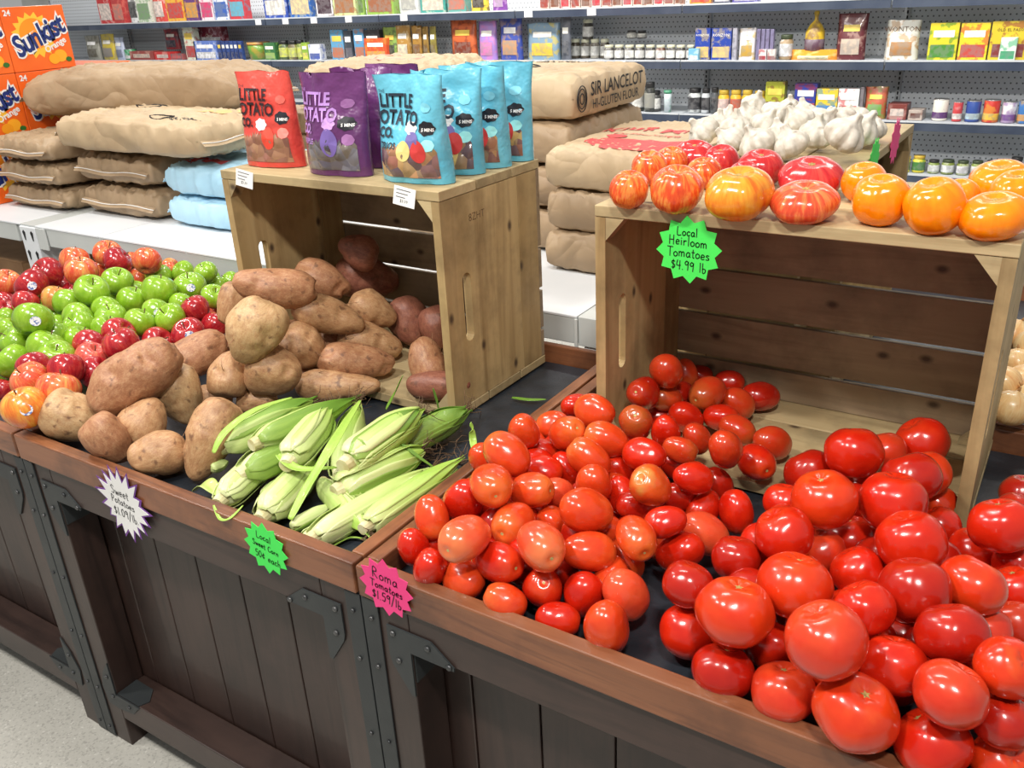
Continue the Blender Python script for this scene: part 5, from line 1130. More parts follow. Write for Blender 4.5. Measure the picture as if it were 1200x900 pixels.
# ------------------------------------------------------------ display bins
W_, D_ = .911, .900
def bolt(p, n, parent, r=.0055):
    q = MB(); n = Vector(n); q.tube([Vector(p), Vector(p)+n*.0028, Vector(p)+n*.004], [r, r*.85, r*.4], 10); q.build('bolt', BOLT, parent, True)
def display_bin(x0, y0, label, rz=0, fine=True):
    u = empty('produce_bin', (x0, y0, 0), rz); tag(u, label, 'display bin', 'dark wood produce bins')
    # tray rim
    MB().bx(0, W_, -.008, .018, .754, .81, .003).build('front_rail', RIM, u)
    MB().bx(0, W_, D_-.016, D_, .754, .81, .003).build('back_rail', RIM, u)
    for a in (0, W_-.025): MB().bx(a, a+.025, .0181, D_-.0201, .754, .81, .003).build('side_rail', RIMY, u)
    MB().bx(.025, W_-.025, .018, D_-.02, .735, .762).build('tray_floor', DARKX, u)
    ln = MB(); ln.grid(40, 40, lambda a, b: Vector((.0255+(W_-.051)*a, .0185+(D_-.039)*b, 0.7662+.0022*noise.noise(Vector((a*7+x0, b*7, 2)))))); ln.build('tray_liner', MAT_, u, True)
    # frame
    for xx in (0, W_-.086):
        for yy in (.0, D_-.07): MB().bx(xx, xx+.086, yy, yy+.07, 0, .7535, .002).build('leg', DARKW, u)
    for yy in (.0, D_-.03):
        MB().bx(.0865, W_-.0865, yy, yy+.03, .680, .7535, .002).build('header_rail', DARKX, u)
        MB().bx(.0865, W_-.0865, yy if yy == 0 else D_-.072, yy+.072 if yy == 0 else D_, .086, .158, .002).build('foot_rail', DARKX, u)
    n = 7; bw = (W_-.02)/n
    pn = MB()
    for i in range(n): pn.bx(.01+bw*i+.0012, .01+bw*(i+1)-.0012, .074, .088, .10, .70, .0025)
    pn.bx(.01, W_-.01, .088, .092, .10, .70); pn.build('front_panel', DARKW, u)
    pn = MB()
    for i in range(n): pn.bx(.01+bw*i+.0012, .01+bw*(i+1)-.0012, D_-.088, D_-.074, .10, .70, .0025)
    pn.build('back_panel', DARKW, u)
    for xx in (.004, W_-.018):
        pn = MB()
        for i in range(6): pn.bx(xx, xx+.014, .074+.125*i+.001, .074+.125*(i+1)-.001, .10, .74, .002)
        pn.build('side_panel', DARKW, u)
    # iron angles and corner brackets on the front
    for s in (0, 1):
        X = (lambda v: v) if s == 0 else (lambda v: W_-v)
        ia = MB(); a, b = sorted((X(0), X(.030))); ia.bx(a, b, -.0035, -.0004, .004, .750, .0006); a, b = sorted((X(-.0015), X(.0008))); ia.bx(a, b, -.0034, .034, .004, .750, .0004)
        io = ia.build('angle_iron', IRON, u)
        for z in (.715, .62, .46, .30, .15, .03): bolt((X(.016), -.0034, z), (0, -1, 0), io, .0042)
        def P(pts): 
            pts = [(X(p[0]), -.0006, p[1]) for p in pts]; return pts
        cb = MB(); cb.poly(P([(.044, .714), (.128, .714), (.168, .682), (.168, .676), (.087, .676), (.087, .590), (.080, .590), (.048, .640), (.044, .655)]), (0, -1, 0), .003); co = cb.build('corner_bracket', IRON, u)
        for p in ((.056, .702), (.122, .700), (.062, .652), (.160, .681)): bolt((X(p[0]), -.0034, p[1]), (0, -1, 0), co)
        cb = MB(); a, b = sorted((X(.0868), X(.0895))); cb.bx(a, b, .002, .060, .615, .679, .0005); cb.build('bracket_flange', IRON, co)
        cb = MB(); cb.poly(P([(.040, .168), (.060, .215), (.0862, .250), (.0862, .158), (.170, .158), (.142, .128), (.086, .118), (.050, .120)]), (0, -1, 0), .003); co = cb.build('corner_bracket', IRON, u)
        for p in ((.074, .150), (.130, .142), (.070, .205)): bolt((X(p[0]), -.0034, p[1]), (0, -1, 0), co)
        cb = MB(); cb.poly([(X(.0875), .0, .1582), (X(.165), .0, .1582), (X(.175), .022, .1582), (X(.150), .05, .1582), (X(.0875), .052, .1582)], (0, 0, 1), .0022); cb.build('bracket_flange', IRON, co)
    return u
display_bin(-.9145, 0, 'dark wood display bin with cherry rim holding sweet potatoes and corn')
display_bin(.0025, 0, 'dark wood display bin with cherry rim holding red tomatoes and the right crate')
display_bin(-1.8315, 0, 'dark wood display bin at the left edge holding apples')
display_bin(.9135, 1.808, 'rear wooden display bin holding onions behind the right crate', math.pi)

# ------------------------------------------------------------ crates
def slot_panel(y0, y1, z0, z1, th, cy, cz0, cz1, r):
    """board in the YZ plane with an upright rounded hand slot"""
    bm = bmesh.new(); out = [(y0, z0), (y1, z0), (y1, z1), (y0, z1)]
    hole = [(cy+r*math.cos(a), cz0+r+r*math.sin(a)) for a in [math.pi+math.pi*k/8 for k in range(9)]]+[(cy+r*math.cos(a), cz1-r+r*math.sin(a)) for a in [math.pi*k/8 for k in range(9)]]
    ed = []
    for L in (out, hole):
        vs = [bm.verts.new((0, a, b)) for a, b in L]
        for i in range(len(vs)): ed.append(bm.edges.new((vs[i], vs[(i+1) % len(vs)])))
    bmesh.ops.triangle_fill(bm, edges=ed, use_beauty=True)
    r_ = bmesh.ops.extrude_face_region(bm, geom=list(bm.faces)); bmesh.ops.translate(bm, vec=(th, 0, 0), verts=[v for v in r_['geom'] if isinstance(v, bmesh.types.BMVert)])
    m = MB(); m.bm.free(); m.bm = bm; return m
def crate(x0, y0, z0, W, label, rz=0, D=.350, H=.4745, slot=(.068, .155, .30)):
    u = empty('wooden_crate', (x0, y0, z0), rz); tag(u, label, 'crate', 'wooden slatted crates stood on their sides')
    t = .019
    for s in (0, 1):
        xx = 0 if s == 0 else W-t
        o = slot_panel(0, .262, t+.001, H-t-.001, t, slot[0], slot[1], slot[2], .014).build('side_panel', WOODV, u)
        o.location.x = xx
        MB().bx(xx, xx+t, .264, D-.013, t+.001, H-t-.001, .0008).build('side_board', WOODV, u)
        for zz, up in ((H-t-.001, -1), (t+.001, 1)):
            for yy in (.001, D-.05):
                q = MB(); xa = xx+t if s == 0 else xx; d = .034 if s == 0 else -.034
                q.poly([(xa, yy, zz), (xa+d, yy, zz), (xa, yy, zz+up*.040)], (0, 1, 0), .03); q.build('corner_block', WOODC, u)
    for z, nme in ((H-t, 'top_slat'), (0, 'bottom_slat')):
        for a, b in ((0, .118), (.122, .242), (.246, D)):
            smooth_bevel(MB().bx(-.001, W+.001, a, b, z, z+t).build(nme, WOODC, u), .0015)
    zz = [t+.0, .083, .090, .180, .187, .277, .284, H-t-.001]
    for k in range(4):
        MB().bx(.0, W, D-.0125, D-.0005, zz[2*k]+.001, zz[2*k+1], .0008).build('back_slat', WOODB, u)
    return u
c1 = crate(-.803, .530, .7705, .612, 'wooden crate open at the front with potato bags on top and sweet potatoes inside', math.radians(-1.2))
c2 = crate(.129, .530, .7705, .632, 'wooden crate open at the front with heirloom tomatoes on top and red tomatoes inside', 0)
c3 = crate(.452, .930, .7705, .60, 'wooden crate turned sideways with the garlic bulbs on top', math.radians(90))
# faint stencil on the crate's right side
me = text_mesh('8ZHT', .022, -.0003); map_mesh(me, lambda x, y: Vector((.6125, .115+x, .405+y))); link('stencil', me, flat((96, 70, 44), .8), c1)

# ------------------------------------------------------------ tomato, apple, potato shapes
def zone_labels(items, zone, noun, max_split=9):
    """items: (obj, position, colour words); zone(p)->words. returns nothing, writes labels that single out each"""
    from bpy_extras.object_utils import world_to_camera_view as w2c
    bpy.context.view_layer.update()
    G_ = {}
    for o, p, cw in items:
        q = w2c(SC, cam, Vector(p)); G_.setdefault((zone(p), cw), []).append((q.x, o))
    for (z, cw), L in G_.items():
        L.sort(key=lambda t: t[0])
        n = len(L)
        for i, (_, o) in enumerate(L):
            if n == 1: s = 'lone %s %s %s' % (cw, noun, z)
            else:
                k = ('leftmost' if i == 0 else 'rightmost' if i == n-1 else ORD[i]+' from left')
                s = '%s %s %s, %s of %d' % (cw, noun, z, k, n)
            o['label'] = s
def rot_q(q): return Quaternion(q)
def copy_thing(proto, loc, q, sc, mat=None, matpart=None):
    r = proto.copy(); C.objects.link(r); r.location = loc; r.rotation_mode = 'QUATERNION'; r.rotation_quaternion = q; r.scale = (sc, sc, sc)
    if mat is not None: r.material_slots[0].link = 'OBJECT'; r.material_slots[0].material = mat
    for ch in proto.children:
        c = ch.copy(); C.objects.link(c); c.parent = r; c.matrix_parent_inverse = Matrix()
    return r
# ---- roma tomatoes
TM = {'o': tomato_mat('skin_orange_red', (206, 58, 22), (214, 72, 28), (222, 112, 48), .9, 2.4),
      'r': tomato_mat('skin_bright_red', (190, 28, 10), (202, 40, 14), (214, 74, 30), 1.2, 2.6),
      'd': tomato_mat('skin_dark_red', (164, 22, 10), (178, 32, 12), (186, 60, 22), 1.2, 2.6),
      's': tomato_mat('skin_salmon', (220, 84, 48), (216, 72, 42), (216, 120, 70), .9, 2.3),
      'g': tomato_mat('skin_green_orange', (210, 74, 28), (216, 96, 38), (184, 146, 70), 1.5, 2.3),
      'b': tomato_mat('skin_brown_orange', (196, 50, 22), (190, 62, 26), (168, 84, 36), .7, 2.2),
      'p': tomato_mat('skin_pink_red', (198, 44, 22), (206, 56, 30), (214, 78, 38), .8, 2.2)}
SCAR = pm('stem_scar', (196, 188, 120), (150, 140, 84), 18, .7); SCARG = pm('corky_scar', (120, 100, 56), (190, 160, 90), 14, .8)
def roma_proto(s):
    a, b, c = rnd.uniform(0, 6), rnd.uniform(0, 6), rnd.uniform(-.05, .09)
    def f(th, ph):
        z = 1.34*math.cos(th); r = math.sin(th)**.86*(1+c*math.cos(th))
        r *= 1+.035*math.cos(3*ph+a)*math.sin(th)**2+.03*math.cos(2*ph+b)
        if z > 0: z -= .16*math.exp(-(r/.2)**2)
        n = noise.noise(Vector((r*math.cos(ph)*1.4+s*5, r*math.sin(ph)*1.4, z*1.1)))*.045
        return Vector((r*math.cos(ph)*(1+n), r*math.sin(ph)*(1+n), z*(1+n*.4)))
    m = MB(); m.surf(22, 28, f); return m.mesh('roma_skin', True)
def scar_mesh(z0, r0, arms=5, r_in=.5):
    m = MB(); pts = []
    for k in range(arms*2):
        a = math.pi*k/arms; r = r0 if k % 2 == 0 else r0*r_in; pts.append((r*math.cos(a), r*math.sin(a), z0))
    m.poly(pts, (0, 0, 1), .02); return m.mesh('scar')
ROMS = []
sm = scar_mesh(1.192, .125, 7, .8); sm.materials.append(SCAR)
for s in range(5):
    me = roma_proto(s); me.materials.append(TM['r']); o = bpy.data.objects.new('roma_tomato', me); c_ = bpy.data.objects.new('stem_scar', sm); c_.parent = o; ROMS.append((o, c_))
def place_kind(protos, rec, name, cat, group, mats, sc_mul=1, xtra=None):
    c, q, rb, col, ly = rec[:5]; p, ch = protos[rnd.randrange(len(protos))]
    r = bpy.data.objects.new(name, p.data); C.objects.link(r); r.location = c; r.rotation_mode = 'QUATERNION'; r.rotation_quaternion = q; r.scale = (rb*sc_mul,)*3
    r.material_slots[0].link = 'OBJECT'; r.material_slots[0].material = mats[col]
    if ch is not None:
        k = bpy.data.objects.new(ch.name.split('.')[0], ch.data); C.objects.link(k); k.parent = r
    tag(r, None, cat, group); return r
CW = {'o': 'orange red', 'r': 'bright red', 'd': 'dark red', 's': 'salmon red', 'g': 'green shouldered', 'b': 'brownish orange', 'p': 'pinkish red'}
it = []
for rec in ROMAS:
    o = place_kind(ROMS, rec, 'roma_tomato', 'tomato', 'roma tomatoes', TM); it.append((o, rec[0], CW[rec[3]]))
def zroma(p):
    if p[1] > .53 and p[0] > .13: return 'inside the right crate'
    if p[1] < .075: return 'along the front rim'
    if p[0] < .13: return 'beside the divider rail'
    if p[1] > .36: return 'heaped at the crate mouth'
    if p[0] > .37: return 'on the right flank of the heap'
    return 'in the middle of the heap'
zone_labels(it, zroma, 'roma tomato')
# ---- round slicing tomatoes
def slicer_proto(s):
    a, k, amp = rnd.uniform(0, 6), rnd.choice((4, 5, 6)), rnd.uniform(.012, .035); h = rnd.uniform(.86, .93)
    def f(th, ph):
        z = h*math.cos(th); r = math.sin(th)**.88
        r *= 1+amp*math.cos(k*ph+a)*(.4+.6*abs(math.cos(th)))+.02*math.cos(2*ph+a)
        if z > 0: z -= .17*math.exp(-(r/.27)**2)*(1+.2*math.cos(k*ph+a))
        else: z += .05*math.exp(-(r/.2)**2)
        n = noise.noise(Vector((r*math.cos(ph)*1.5+s*5, r*math.sin(ph)*1.5, z*1.5)))*.05
        return Vector((r*math.cos(ph)*(1+n), r*math.sin(ph)*(1+n), z*(1+n*.5)))
    m = MB(); m.surf(26, 36, f); return m.mesh('tomato_skin', True), h
SLS = []
for s in range(6):
    me, h = slicer_proto(s); me.materials.append(TM['r']); o = bpy.data.objects.new('round_tomato', me)
    z = h-.175
    s2 = scar_mesh(z+.005, .13 if s % 2 else .085, 5 if s % 3 else 6, .45); s2.materials.append(SCARG if s % 2 else SCAR); c_ = bpy.data.objects.new('stem_scar', s2); SLS.append((o, c_))
TS = dict(TM); TS['o'] = tomato_mat('skin_slicer_orange_red', (204, 46, 16), (212, 60, 20), (224, 104, 40), 1.3, 2.3)
it = []
for rec in SLICERS:
    o = place_kind(SLS, rec, 'round_tomato', 'tomato', 'round red tomatoes', TS); it.append((o, rec[0], CW[rec[3]]))
def zsl(p):
    if p[1] > .53: return 'inside the right crate'
    if p[1] < .05: return 'along the front rim'
    if p[0] < .56: return 'beside the roma heap'
    if p[1] > .38: return 'at the crate mouth'
    if p[1] > .2: return 'in the upper middle of the heap'
    return 'in the lower middle of the heap'
zone_labels(it, zsl, 'round tomato')
# ---- heirloom tomatoes on the crate
HM = {'s': fruit_streak('heirloom_striped', [(.30, (196, 52, 28)), (.47, (222, 84, 34)), (.58, (236, 140, 62)), (.72, (226, 104, 50))], .2, 4, .3, 2.4, .4),
      'y': fruit_streak('heirloom_gold', [(.30, (214, 92, 24)), (.46, (230, 136, 34)), (.66, (238, 164, 52))], .2, 4, .3, 2.4, .4),
      't': fruit_streak('heirloom_coral', [(.30, (196, 50, 36)), (.5, (216, 80, 46)), (.62, (232, 130, 70)), (.75, (214, 90, 50))], .2, 4, .3, 2.4, .4),
      'p': fruit_streak('heirloom_crimson', [(.32, (170, 24, 34)), (.52, (194, 44, 46)), (.7, (210, 80, 66))], .18, 4, .3, 2.2, .4),
      'o': fruit_streak('heirloom_orange', [(.3, (240, 118, 4)), (.5, (248, 134, 6)), (.7, (252, 150, 18))], .16, 3, .3, 1.6, .4)}
HW = {'s': 'orange striped', 'y': 'golden', 't': 'coral streaked', 'p': 'deep crimson', 'o': 'bright orange'}
it = []
for i, rec in enumerate(HEIRLOOMS):
    c, q, rb, col, ly, ratio = rec; a = rnd.uniform(0, 6); lob = .05 if col in 'styp' else .03; k = rnd.choice((5, 6, 7))
    def f(th, ph):
        z = math.cos(th)*ratio; r = math.sin(th)**.8
        g = abs(math.cos(k*ph/2+a))**.6
        r *= 1-lob*1.4+lob*1.6*g*(.5+.5*math.sin(th))+.03*math.cos(2*ph+a*2)
        if z > 0: z -= .24*ratio*math.exp(-(r/.3)**2)
        else: z += .08*math.exp(-(r/.3)**2)*ratio
        n = noise.noise(Vector((r*math.cos(ph)*1.3+i*5, r*math.sin(ph)*1.3, z)))*.07
        return Vector((r*math.cos(ph)*(1+n), r*math.sin(ph)*(1+n), z))
    m = MB(); m.surf(26, 48, f); me = m.mesh('heirloom_skin', True)
    o = link('heirloom_tomato', me, HM[col]); o.location = c; o.rotation_mode = 'QUATERNION'; o.rotation_quaternion = q; o.scale = (rb,)*3
    s2 = scar_mesh(ratio*.77, .13, 6, .6); link('stem_scar', s2, SCARG, o)
    tag(o, None, 'tomato', 'heirloom tomatoes on the right crate'); it.append((o, c, HW[col]))
zone_labels(it, lambda p: 'in front' if p[1] < .62 else 'in the back rows', 'heirloom tomato')
# ---- apples
def apple_proto(s):
    a = rnd.uniform(0, 6); h = rnd.uniform(.84, .93)
    def f(th, ph):
        z = h*math.cos(th); r = math.sin(th)**.85*(1+.07*math.cos(th))
        r *= 1+.02*math.cos(5*ph+a)*(1 if z < 0 else .4)+.015*math.cos(2*ph)
        z -= .34*math.exp(-(r/.26)**2) if z > 0 else 0
        z += .20*math.exp(-(r/.26)**2) if z < 0 else 0
        return Vector((r*math.cos(ph), r*math.sin(ph), z))
    m = MB(); m.surf(26, 28, f); return m.mesh('apple_skin', True)
AM = {'G': fruit_streak('green_apple_skin', [(.3, (112, 156, 26)), (.5, (132, 174, 38)), (.7, (156, 192, 66))], .22, 3, .4, 1.8, .35, (214, 230, 150), lent=70),
      'R': fruit_streak('red_apple_skin', [(.3, (124, 14, 28)), (.46, (158, 26, 38)), (.6, (186, 50, 50)), (.76, (206, 110, 80))], .2, 5, .25, 2.4, .4, (224, 150, 130), lent=70),
      'P': fruit_streak('pink_apple_skin', [(.3, (186, 50, 56)), (.5, (206, 84, 74)), (.72, (222, 140, 100))], .24, 5, .25, 2.4, .3, (236, 190, 160), lent=70),
      'B': fruit_streak('blush_apple_skin', [(.3, (200, 56, 44)), (.46, (218, 90, 58)), (.58, (226, 140, 80)), (.72, (226, 190, 90))], .22, 5, .3, 2.0, .35, (240, 210, 160), lent=70),
      'Y': fruit_streak('yellow_apple_skin', [(.3, (200, 90, 50)), (.5, (206, 140, 70)), (.7, (196, 170, 80))], .26, 5, .3, 2.0, .3),
      'O': fruit_streak('orange_apple_skin', [(.3, (216, 90, 36)), (.48, (232, 130, 50)), (.66, (236, 180, 70))], .24, 5, .3, 2.0, .35)}
AW = {'G': 'green', 'R': 'dark red', 'P': 'rosy pink', 'B': 'yellow blushed', 'Y': 'dull yellow', 'O': 'orange blushed'}
stm = MB(); stm.tube([(0, 0, .56), (.03, 0, .75), (.10, .02, .98)], [.035, .028, .045], 6); STM = stm.mesh('stem', True); STM.materials.append(flat((92, 66, 40), .8))
stk = MB(); stk.bm.faces.new([stk.bm.verts.new(v) for v in [(1.035*math.cos(b)*math.cos(a), 1.035*math.cos(b)*math.sin(a), 1.035*math.sin(b)*.93) for a, b in [(.26*math.cos(t), .1+.26*math.sin(t)) for t in [2*math.pi*k/14 for k in range(14)]]]]); STK = stk.mesh('sticker'); STK.materials.append(pm('sticker_print', (236, 236, 240), (80, 110, 180), 9, .3, lo=.5, hi=.6))
APS = [apple_proto(s) for s in range(5)]
for m_ in APS: m_.materials.append(AM['G'])
it = []
camp = cam.matrix_world.translation
for i, rec in enumerate(APPLES):
    c, q, rb, col, ly = rec; o = bpy.data.objects.new('apple', APS[i % 5]); C.objects.link(o); o.location = c; o.rotation_mode = 'QUATERNION'; o.rotation_quaternion = q; o.scale = (rb*1.04,)*3
    o.material_slots[0].link = 'OBJECT'; o.material_slots[0].material = AM[col[0]]
    if ly == 0: k = bpy.data.objects.new('stem', STM); C.objects.link(k); k.parent = o
    if len(col) > 1 and col[1] == 's':
        k = bpy.data.objects.new('sticker', STK); C.objects.link(k); k.parent = o
        d = (o.rotation_quaternion.inverted() @ (camp-Vector(c)+Vector((.25, 0, -.35))).normalized()); az = math.atan2(d.y, d.x); el = math.asin(max(-.6, min(.6, d.z)))
        k.rotation_euler = (0, -el, az)
    tag(o, None, 'apple', 'apples in the left bin'); it.append((o, c, ('sticker-marked ' if len(col) > 1 and col[1] == 's' else '')+AW[col[0]]))
def zap(p):
    x, y = p[0], p[1]
    r = 'at the back of the bin' if y > .62 else 'in the rear half' if y > .42 else 'in the front half' if y > .2 else 'along the front rim'
    return r+(', far left' if x < -1.3 and y > .2 else ', potato side' if y <= .62 and x > -1.08 and y > .2 else '')
zone_labels(it, zap, 'apple')
# ---- sweet potatoes
SP = [fruit_streak('sweet_potato_skin_%d' % k, st, .5, 4, 14, 5.5, 0) for k, st in enumerate((
    [(.3, (156, 110, 76)), (.48, (178, 134, 94)), (.66, (194, 156, 114))], [(.3, (148, 98, 68)), (.48, (168, 118, 84)), (.66, (186, 142, 104))],
    [(.3, (170, 128, 88)), (.48, (190, 152, 108)), (.66, (204, 172, 128))], [(.3, (116, 66, 52)), (.48, (138, 84, 66)), (.66, (156, 102, 80))]))]
for m_ in SP:
    n = m_.node_tree.nodes; L = m_.node_tree.links; b = n['Principled BSDF']; tc = n.new('ShaderNodeTexCoord')
    for l in list(b.inputs['Normal'].links): L.remove(l)
    src = b.inputs['Base Color'].links[0].from_socket
    sp = noisef(n, L, tc.outputs['Object'], 55, 3); msk = ramp(n, L, sp, [(.60, (0, 0, 0, 1)), (.70, (.7, .7, .7, 1))])
    c_1 = mixc(n, L, msk, src, lin((96, 62, 46))); bl = ramp(n, L, noisef(n, L, tc.outputs['Object'], 16, 4, .6), [(.55, (0, 0, 0, 1)), (.72, (.55, .55, .55, 1))])
    L.new(mixc(n, L, bl, c_1, lin((122, 84, 60))), b.inputs['Base Color'])
    bumpn(n, L, b, noisef(n, L, tc.outputs['Object'], 38, 5, .6), .45, .005)
PW = ['dusty tan', 'reddish brown', 'pale tan', 'dark reddish']
it = []
DARKP = {24, 25, 20, 21, 29}
for i, rec in enumerate(POTATOES):
    c, q, rb, col, ly, ra = rec; s = i*3.7; k = ra/rb; r_ = random.Random(i); bend = r_.uniform(-.18, .18)*max(0, k-1.1); tp = r_.uniform(.12, .34)
    def f(th, ph):
        ct = math.cos(th); z = ct*ra; r = rb*math.sin(th)**.72*(1-tp*ct*.9+tp*.12)
        if ct > .9: r *= 1-.25*(ct-.9)/.1
        x, y = r*math.cos(ph), r*math.sin(ph)
        P_ = Vector((x, y, z)); n = noise.noise(P_*13+Vector((s, 0, 0)))*.17+noise.noise(P_*34+Vector((s, 3, 0)))*.055+noise.noise(P_*80+Vector((s, 3, 0)))*.015
        d = max(0, noise.noise(P_*26+Vector((s, 9, 4)))-.30)*-.35
        P_ *= 1+n+d; P_.x += bend*rb*(ct*ct-.4); return P_
    m = MB(); m.surf(40, 36, f)
    sh = 3 if i in DARKP else (2 if i in (9, 5, 0) else (1 if i % 3 == 1 else 0))
    o = link('sweet_potato', m.mesh('sweet_potato', True), SP[sh]); o.location = c; o.rotation_mode = 'QUATERNION'; o.rotation_quaternion = q
    if ly == 0:
        for t_ in range(2):
            rt = MB()
            a0 = r_.uniform(0, 6); zz = r_.uniform(-.6, .6)*ra; rr = rb*.9*(1-(zz/ra)**2)**.5
            p0 = Vector((rr*math.cos(a0), rr*math.sin(a0), zz)); d0 = Vector((math.cos(a0), math.sin(a0), r_.uniform(-1, 1)))
            rt.tube([p0, p0+d0*.008+Vector((0, 0, .006)), p0+d0*.011+Vector((.004, 0, .018)), p0+d0*.010+Vector((.008, .004, .028))], [.0009, .0007, .0005, .0003], 5)
            rt.build('rootlet', flat((150, 110, 78), .8), o, True)
    tag(o, None, 'sweet potato', 'sweet potatoes'); it.append((o, c, PW[sh]))
def zpt(p):
    if p[1] > .53: return 'inside the left crate'
    if p[1] < .16: return 'along the front rim'
    if p[0] < -.6: return 'on the apple side'
    return 'at the crate mouth' if p[1] > .40 else 'behind the corn'
zone_labels(it, zpt, 'sweet potato')
# ---- corn
HUSK = leafmat('corn_husk', (208, 218, 150), (160, 194, 84), (140, 180, 66)); HUSK2 = leafmat('corn_husk_pale', (220, 224, 172), (186, 206, 118), (166, 192, 94)); HUSKD = leafmat('corn_husk_green', (150, 178, 84), (104, 144, 48), (80, 120, 40))
SILK = pm('corn_silk', (70, 50, 34), (110, 84, 56), 60, .8)
it = []
for i, (B, T, w_) in enumerate(CORN):
    w_ *= 1.24; B, T = Vector(B), Vector(T); Ln = (T-B).length; q = (T-B).to_track_quat('Z', 'Y'); r_ = random.Random(i+40)
    small = w_ < .013
    hm = HUSKD if i in (9,) else HUSK2 if i in (10, 11, 4, 12, 3) else HUSK
    def prof(t):
        # t 0 butt .. 1 tip
        return w_*((.55+.45*min(1, t/.16)**.6) if t < .16 else (1-.06*t) if t < .55 else (.967*(1-((t-.55)/.45)**1.7*.86)))
    def body(th, ph):
        t = (1-math.cos(th))/2; t = .02+.98*t
        a = noise.noise(Vector((math.cos(ph)*1.2+i, math.sin(ph)*1.2, t*3)))*.07
        rr = prof(t)*(math.sin(th)**.25 if 0 < th < math.pi else 0)*(1+a+.03*math.cos(9*ph))
        return Vector((rr*math.cos(ph), rr*math.sin(ph), t*Ln))
    m = MB(); m.surf(36, 36, body)
    ear = link('corn_ear' if not small else 'corn_husk_piece', m.mesh('husk', True), hm); ear.location = B; ear.rotation_mode = 'QUATERNION'; ear.rotation_quaternion = q
    nl = 5 if not small else 2
    for k in range(nl):
        a0 = r_.uniform(0, 6.28); span = r_.uniform(1.2, 1.9); l0 = r_.uniform(.0, .05); l1 = r_.uniform(.8, 1.12); lift = r_.uniform(.0, .022) if k else .13
        def lf(u, v):
            t = l0+(l1-l0)*u; wd = span*(1-.82*max(0, (u-.45)/.55)**1.5)*(.55+.45*min(1, u/.12)); ph = a0+(v-.5)*wd
            rr = prof(min(t, .995))*1.03+.0008+w_*lift*max(0, u-.5)**1.5*1.6+w_*.10*abs(v-.5)**2*4*(.3+u)
            return Vector((rr*math.cos(ph), rr*math.sin(ph), t*Ln))
        lm = MB(); lm.grid(20, 10, lf); lo = lm.build('husk_leaf', [HUSK, HUSK2, HUSKD][r_.choice((0, 0, 1, 1, 2))] if hm is not HUSKD else HUSKD, ear, True)
        lo.modifiers.new('thick', 'SOLIDIFY').thickness = .0007
    if not small:
        m = MB(); m.tube([(0, 0, -.008), (0, 0, .004), (0, 0, .014)], [w_*.44, w_*.52, w_*.55], 14); m.build('stalk_end', pm('cut_stalk', (222, 218, 176), (196, 184, 130), 40, .6), ear)
        m = MB()
        for k in range(14):
            a0 = r_.uniform(0, 6.28); p0 = Vector((.003*math.cos(a0), .003*math.sin(a0), Ln*.97)); d0 = Vector((r_.uniform(-1, 1), r_.uniform(-1, 1), 1.2))
            m.tube([p0, p0+d0*.010, p0+d0*.018+Vector((r_.uniform(-.008, .008), r_.uniform(-.008, .008), 0)), p0+d0*.024+Vector((r_.uniform(-.014, .014), r_.uniform(-.014, .014), 0))], [.0009, .0008, .0007, .0004], 4)
        m.build('silk', SILK, ear, True)
    tag(ear, None, 'corn', 'ears of sweet corn' if not small else 'loose corn husk pieces'); it.append((ear, (B+T)/2, ('green husked' if hm is HUSKD else 'pale husked' if hm is HUSK2 else 'bright green husked')))
zone_labels([t for t in it if t[0].name.startswith('corn_ear')], lambda p: 'along the front rim' if p[1] < .14 else 'in the upper rows', 'ear of corn')
zone_labels([(t[0], t[1], 'thin green') for t in it if not t[0].name.startswith('corn_ear')], lambda p: 'beside the front rim', 'corn husk piece')
def blade(name, pts, w0, mat, label, cat='leaf', up=(0, 0, 1)):
    pts = [Vector(p) for p in pts]; n = len(pts)-1
    def cr(t):
        t = t*n; i = min(int(t), n-1); f_ = t-i; p0, p1, p2, p3 = pts[max(i-1, 0)], pts[i], pts[i+1], pts[min(i+2, n)]
        return .5*((2*p1)+(p2-p0)*f_+(2*p0-5*p1+4*p2-p3)*f_*f_+(3*p1-p0-3*p2+p3)*f_**3)
    def fn(u, v):
        c = cr(u); d = (cr(min(1, u+.02))-cr(max(0, u-.02))).normalized(); s_ = d.cross(Vector(up)).normalized()
        w_ = w0*math.sin(math.pi*min(.97, .12+u*.85))**.7
        return c+s_*(v-.5)*2*w_+Vector(up)*(.35*w_*abs(v-.5)*2)
    m = MB(); m.grid(26, 6, fn); o = m.build(name, mat, None, True); o.modifiers.new('thick', 'SOLIDIFY').thickness = .0009
    tag(o, label, cat, 'loose corn leaves'); return o
blade('corn_leaf', [(-0.189, 0.046, 0.8), (-0.193, 0.092, 0.83), (-0.189, 0.152, 0.875), (-0.222, 0.233, 0.885), (-0.273, 0.33, 0.88)], 0.01, HUSK, 'long narrow green corn leaf lying across the ears')
blade('corn_leaf', [(-0.393, 0.073, 0.86), (-0.392, 0.104, 0.885), (-0.388, 0.172, 0.9), (-0.368, 0.248, 0.9)], 0.009, HUSK, 'pale green corn leaf along the uppermost left ear')
blade('corn_leaf', [(-0.425, 0.043, 0.79), (-0.393, 0.046, 0.81), (-0.361, 0.042, 0.8)], 0.016, HUSK2, 'small pale corn leaf standing at the left of the corn')
blade('corn_leaf', [(-0.245, 0.367, 0.85), (-0.231, 0.381, 0.88), (-0.212, 0.389, 0.92)], 0.008, HUSKD, 'dark green corn leaf pointing up before the crate')
blade('corn_leaf', [(-0.129, 0.271, 0.85), (-0.096, 0.275, 0.83), (-0.065, 0.292, 0.8)], 0.004, HUSKD, 'thin bluish corn leaf trailing over the right ears')
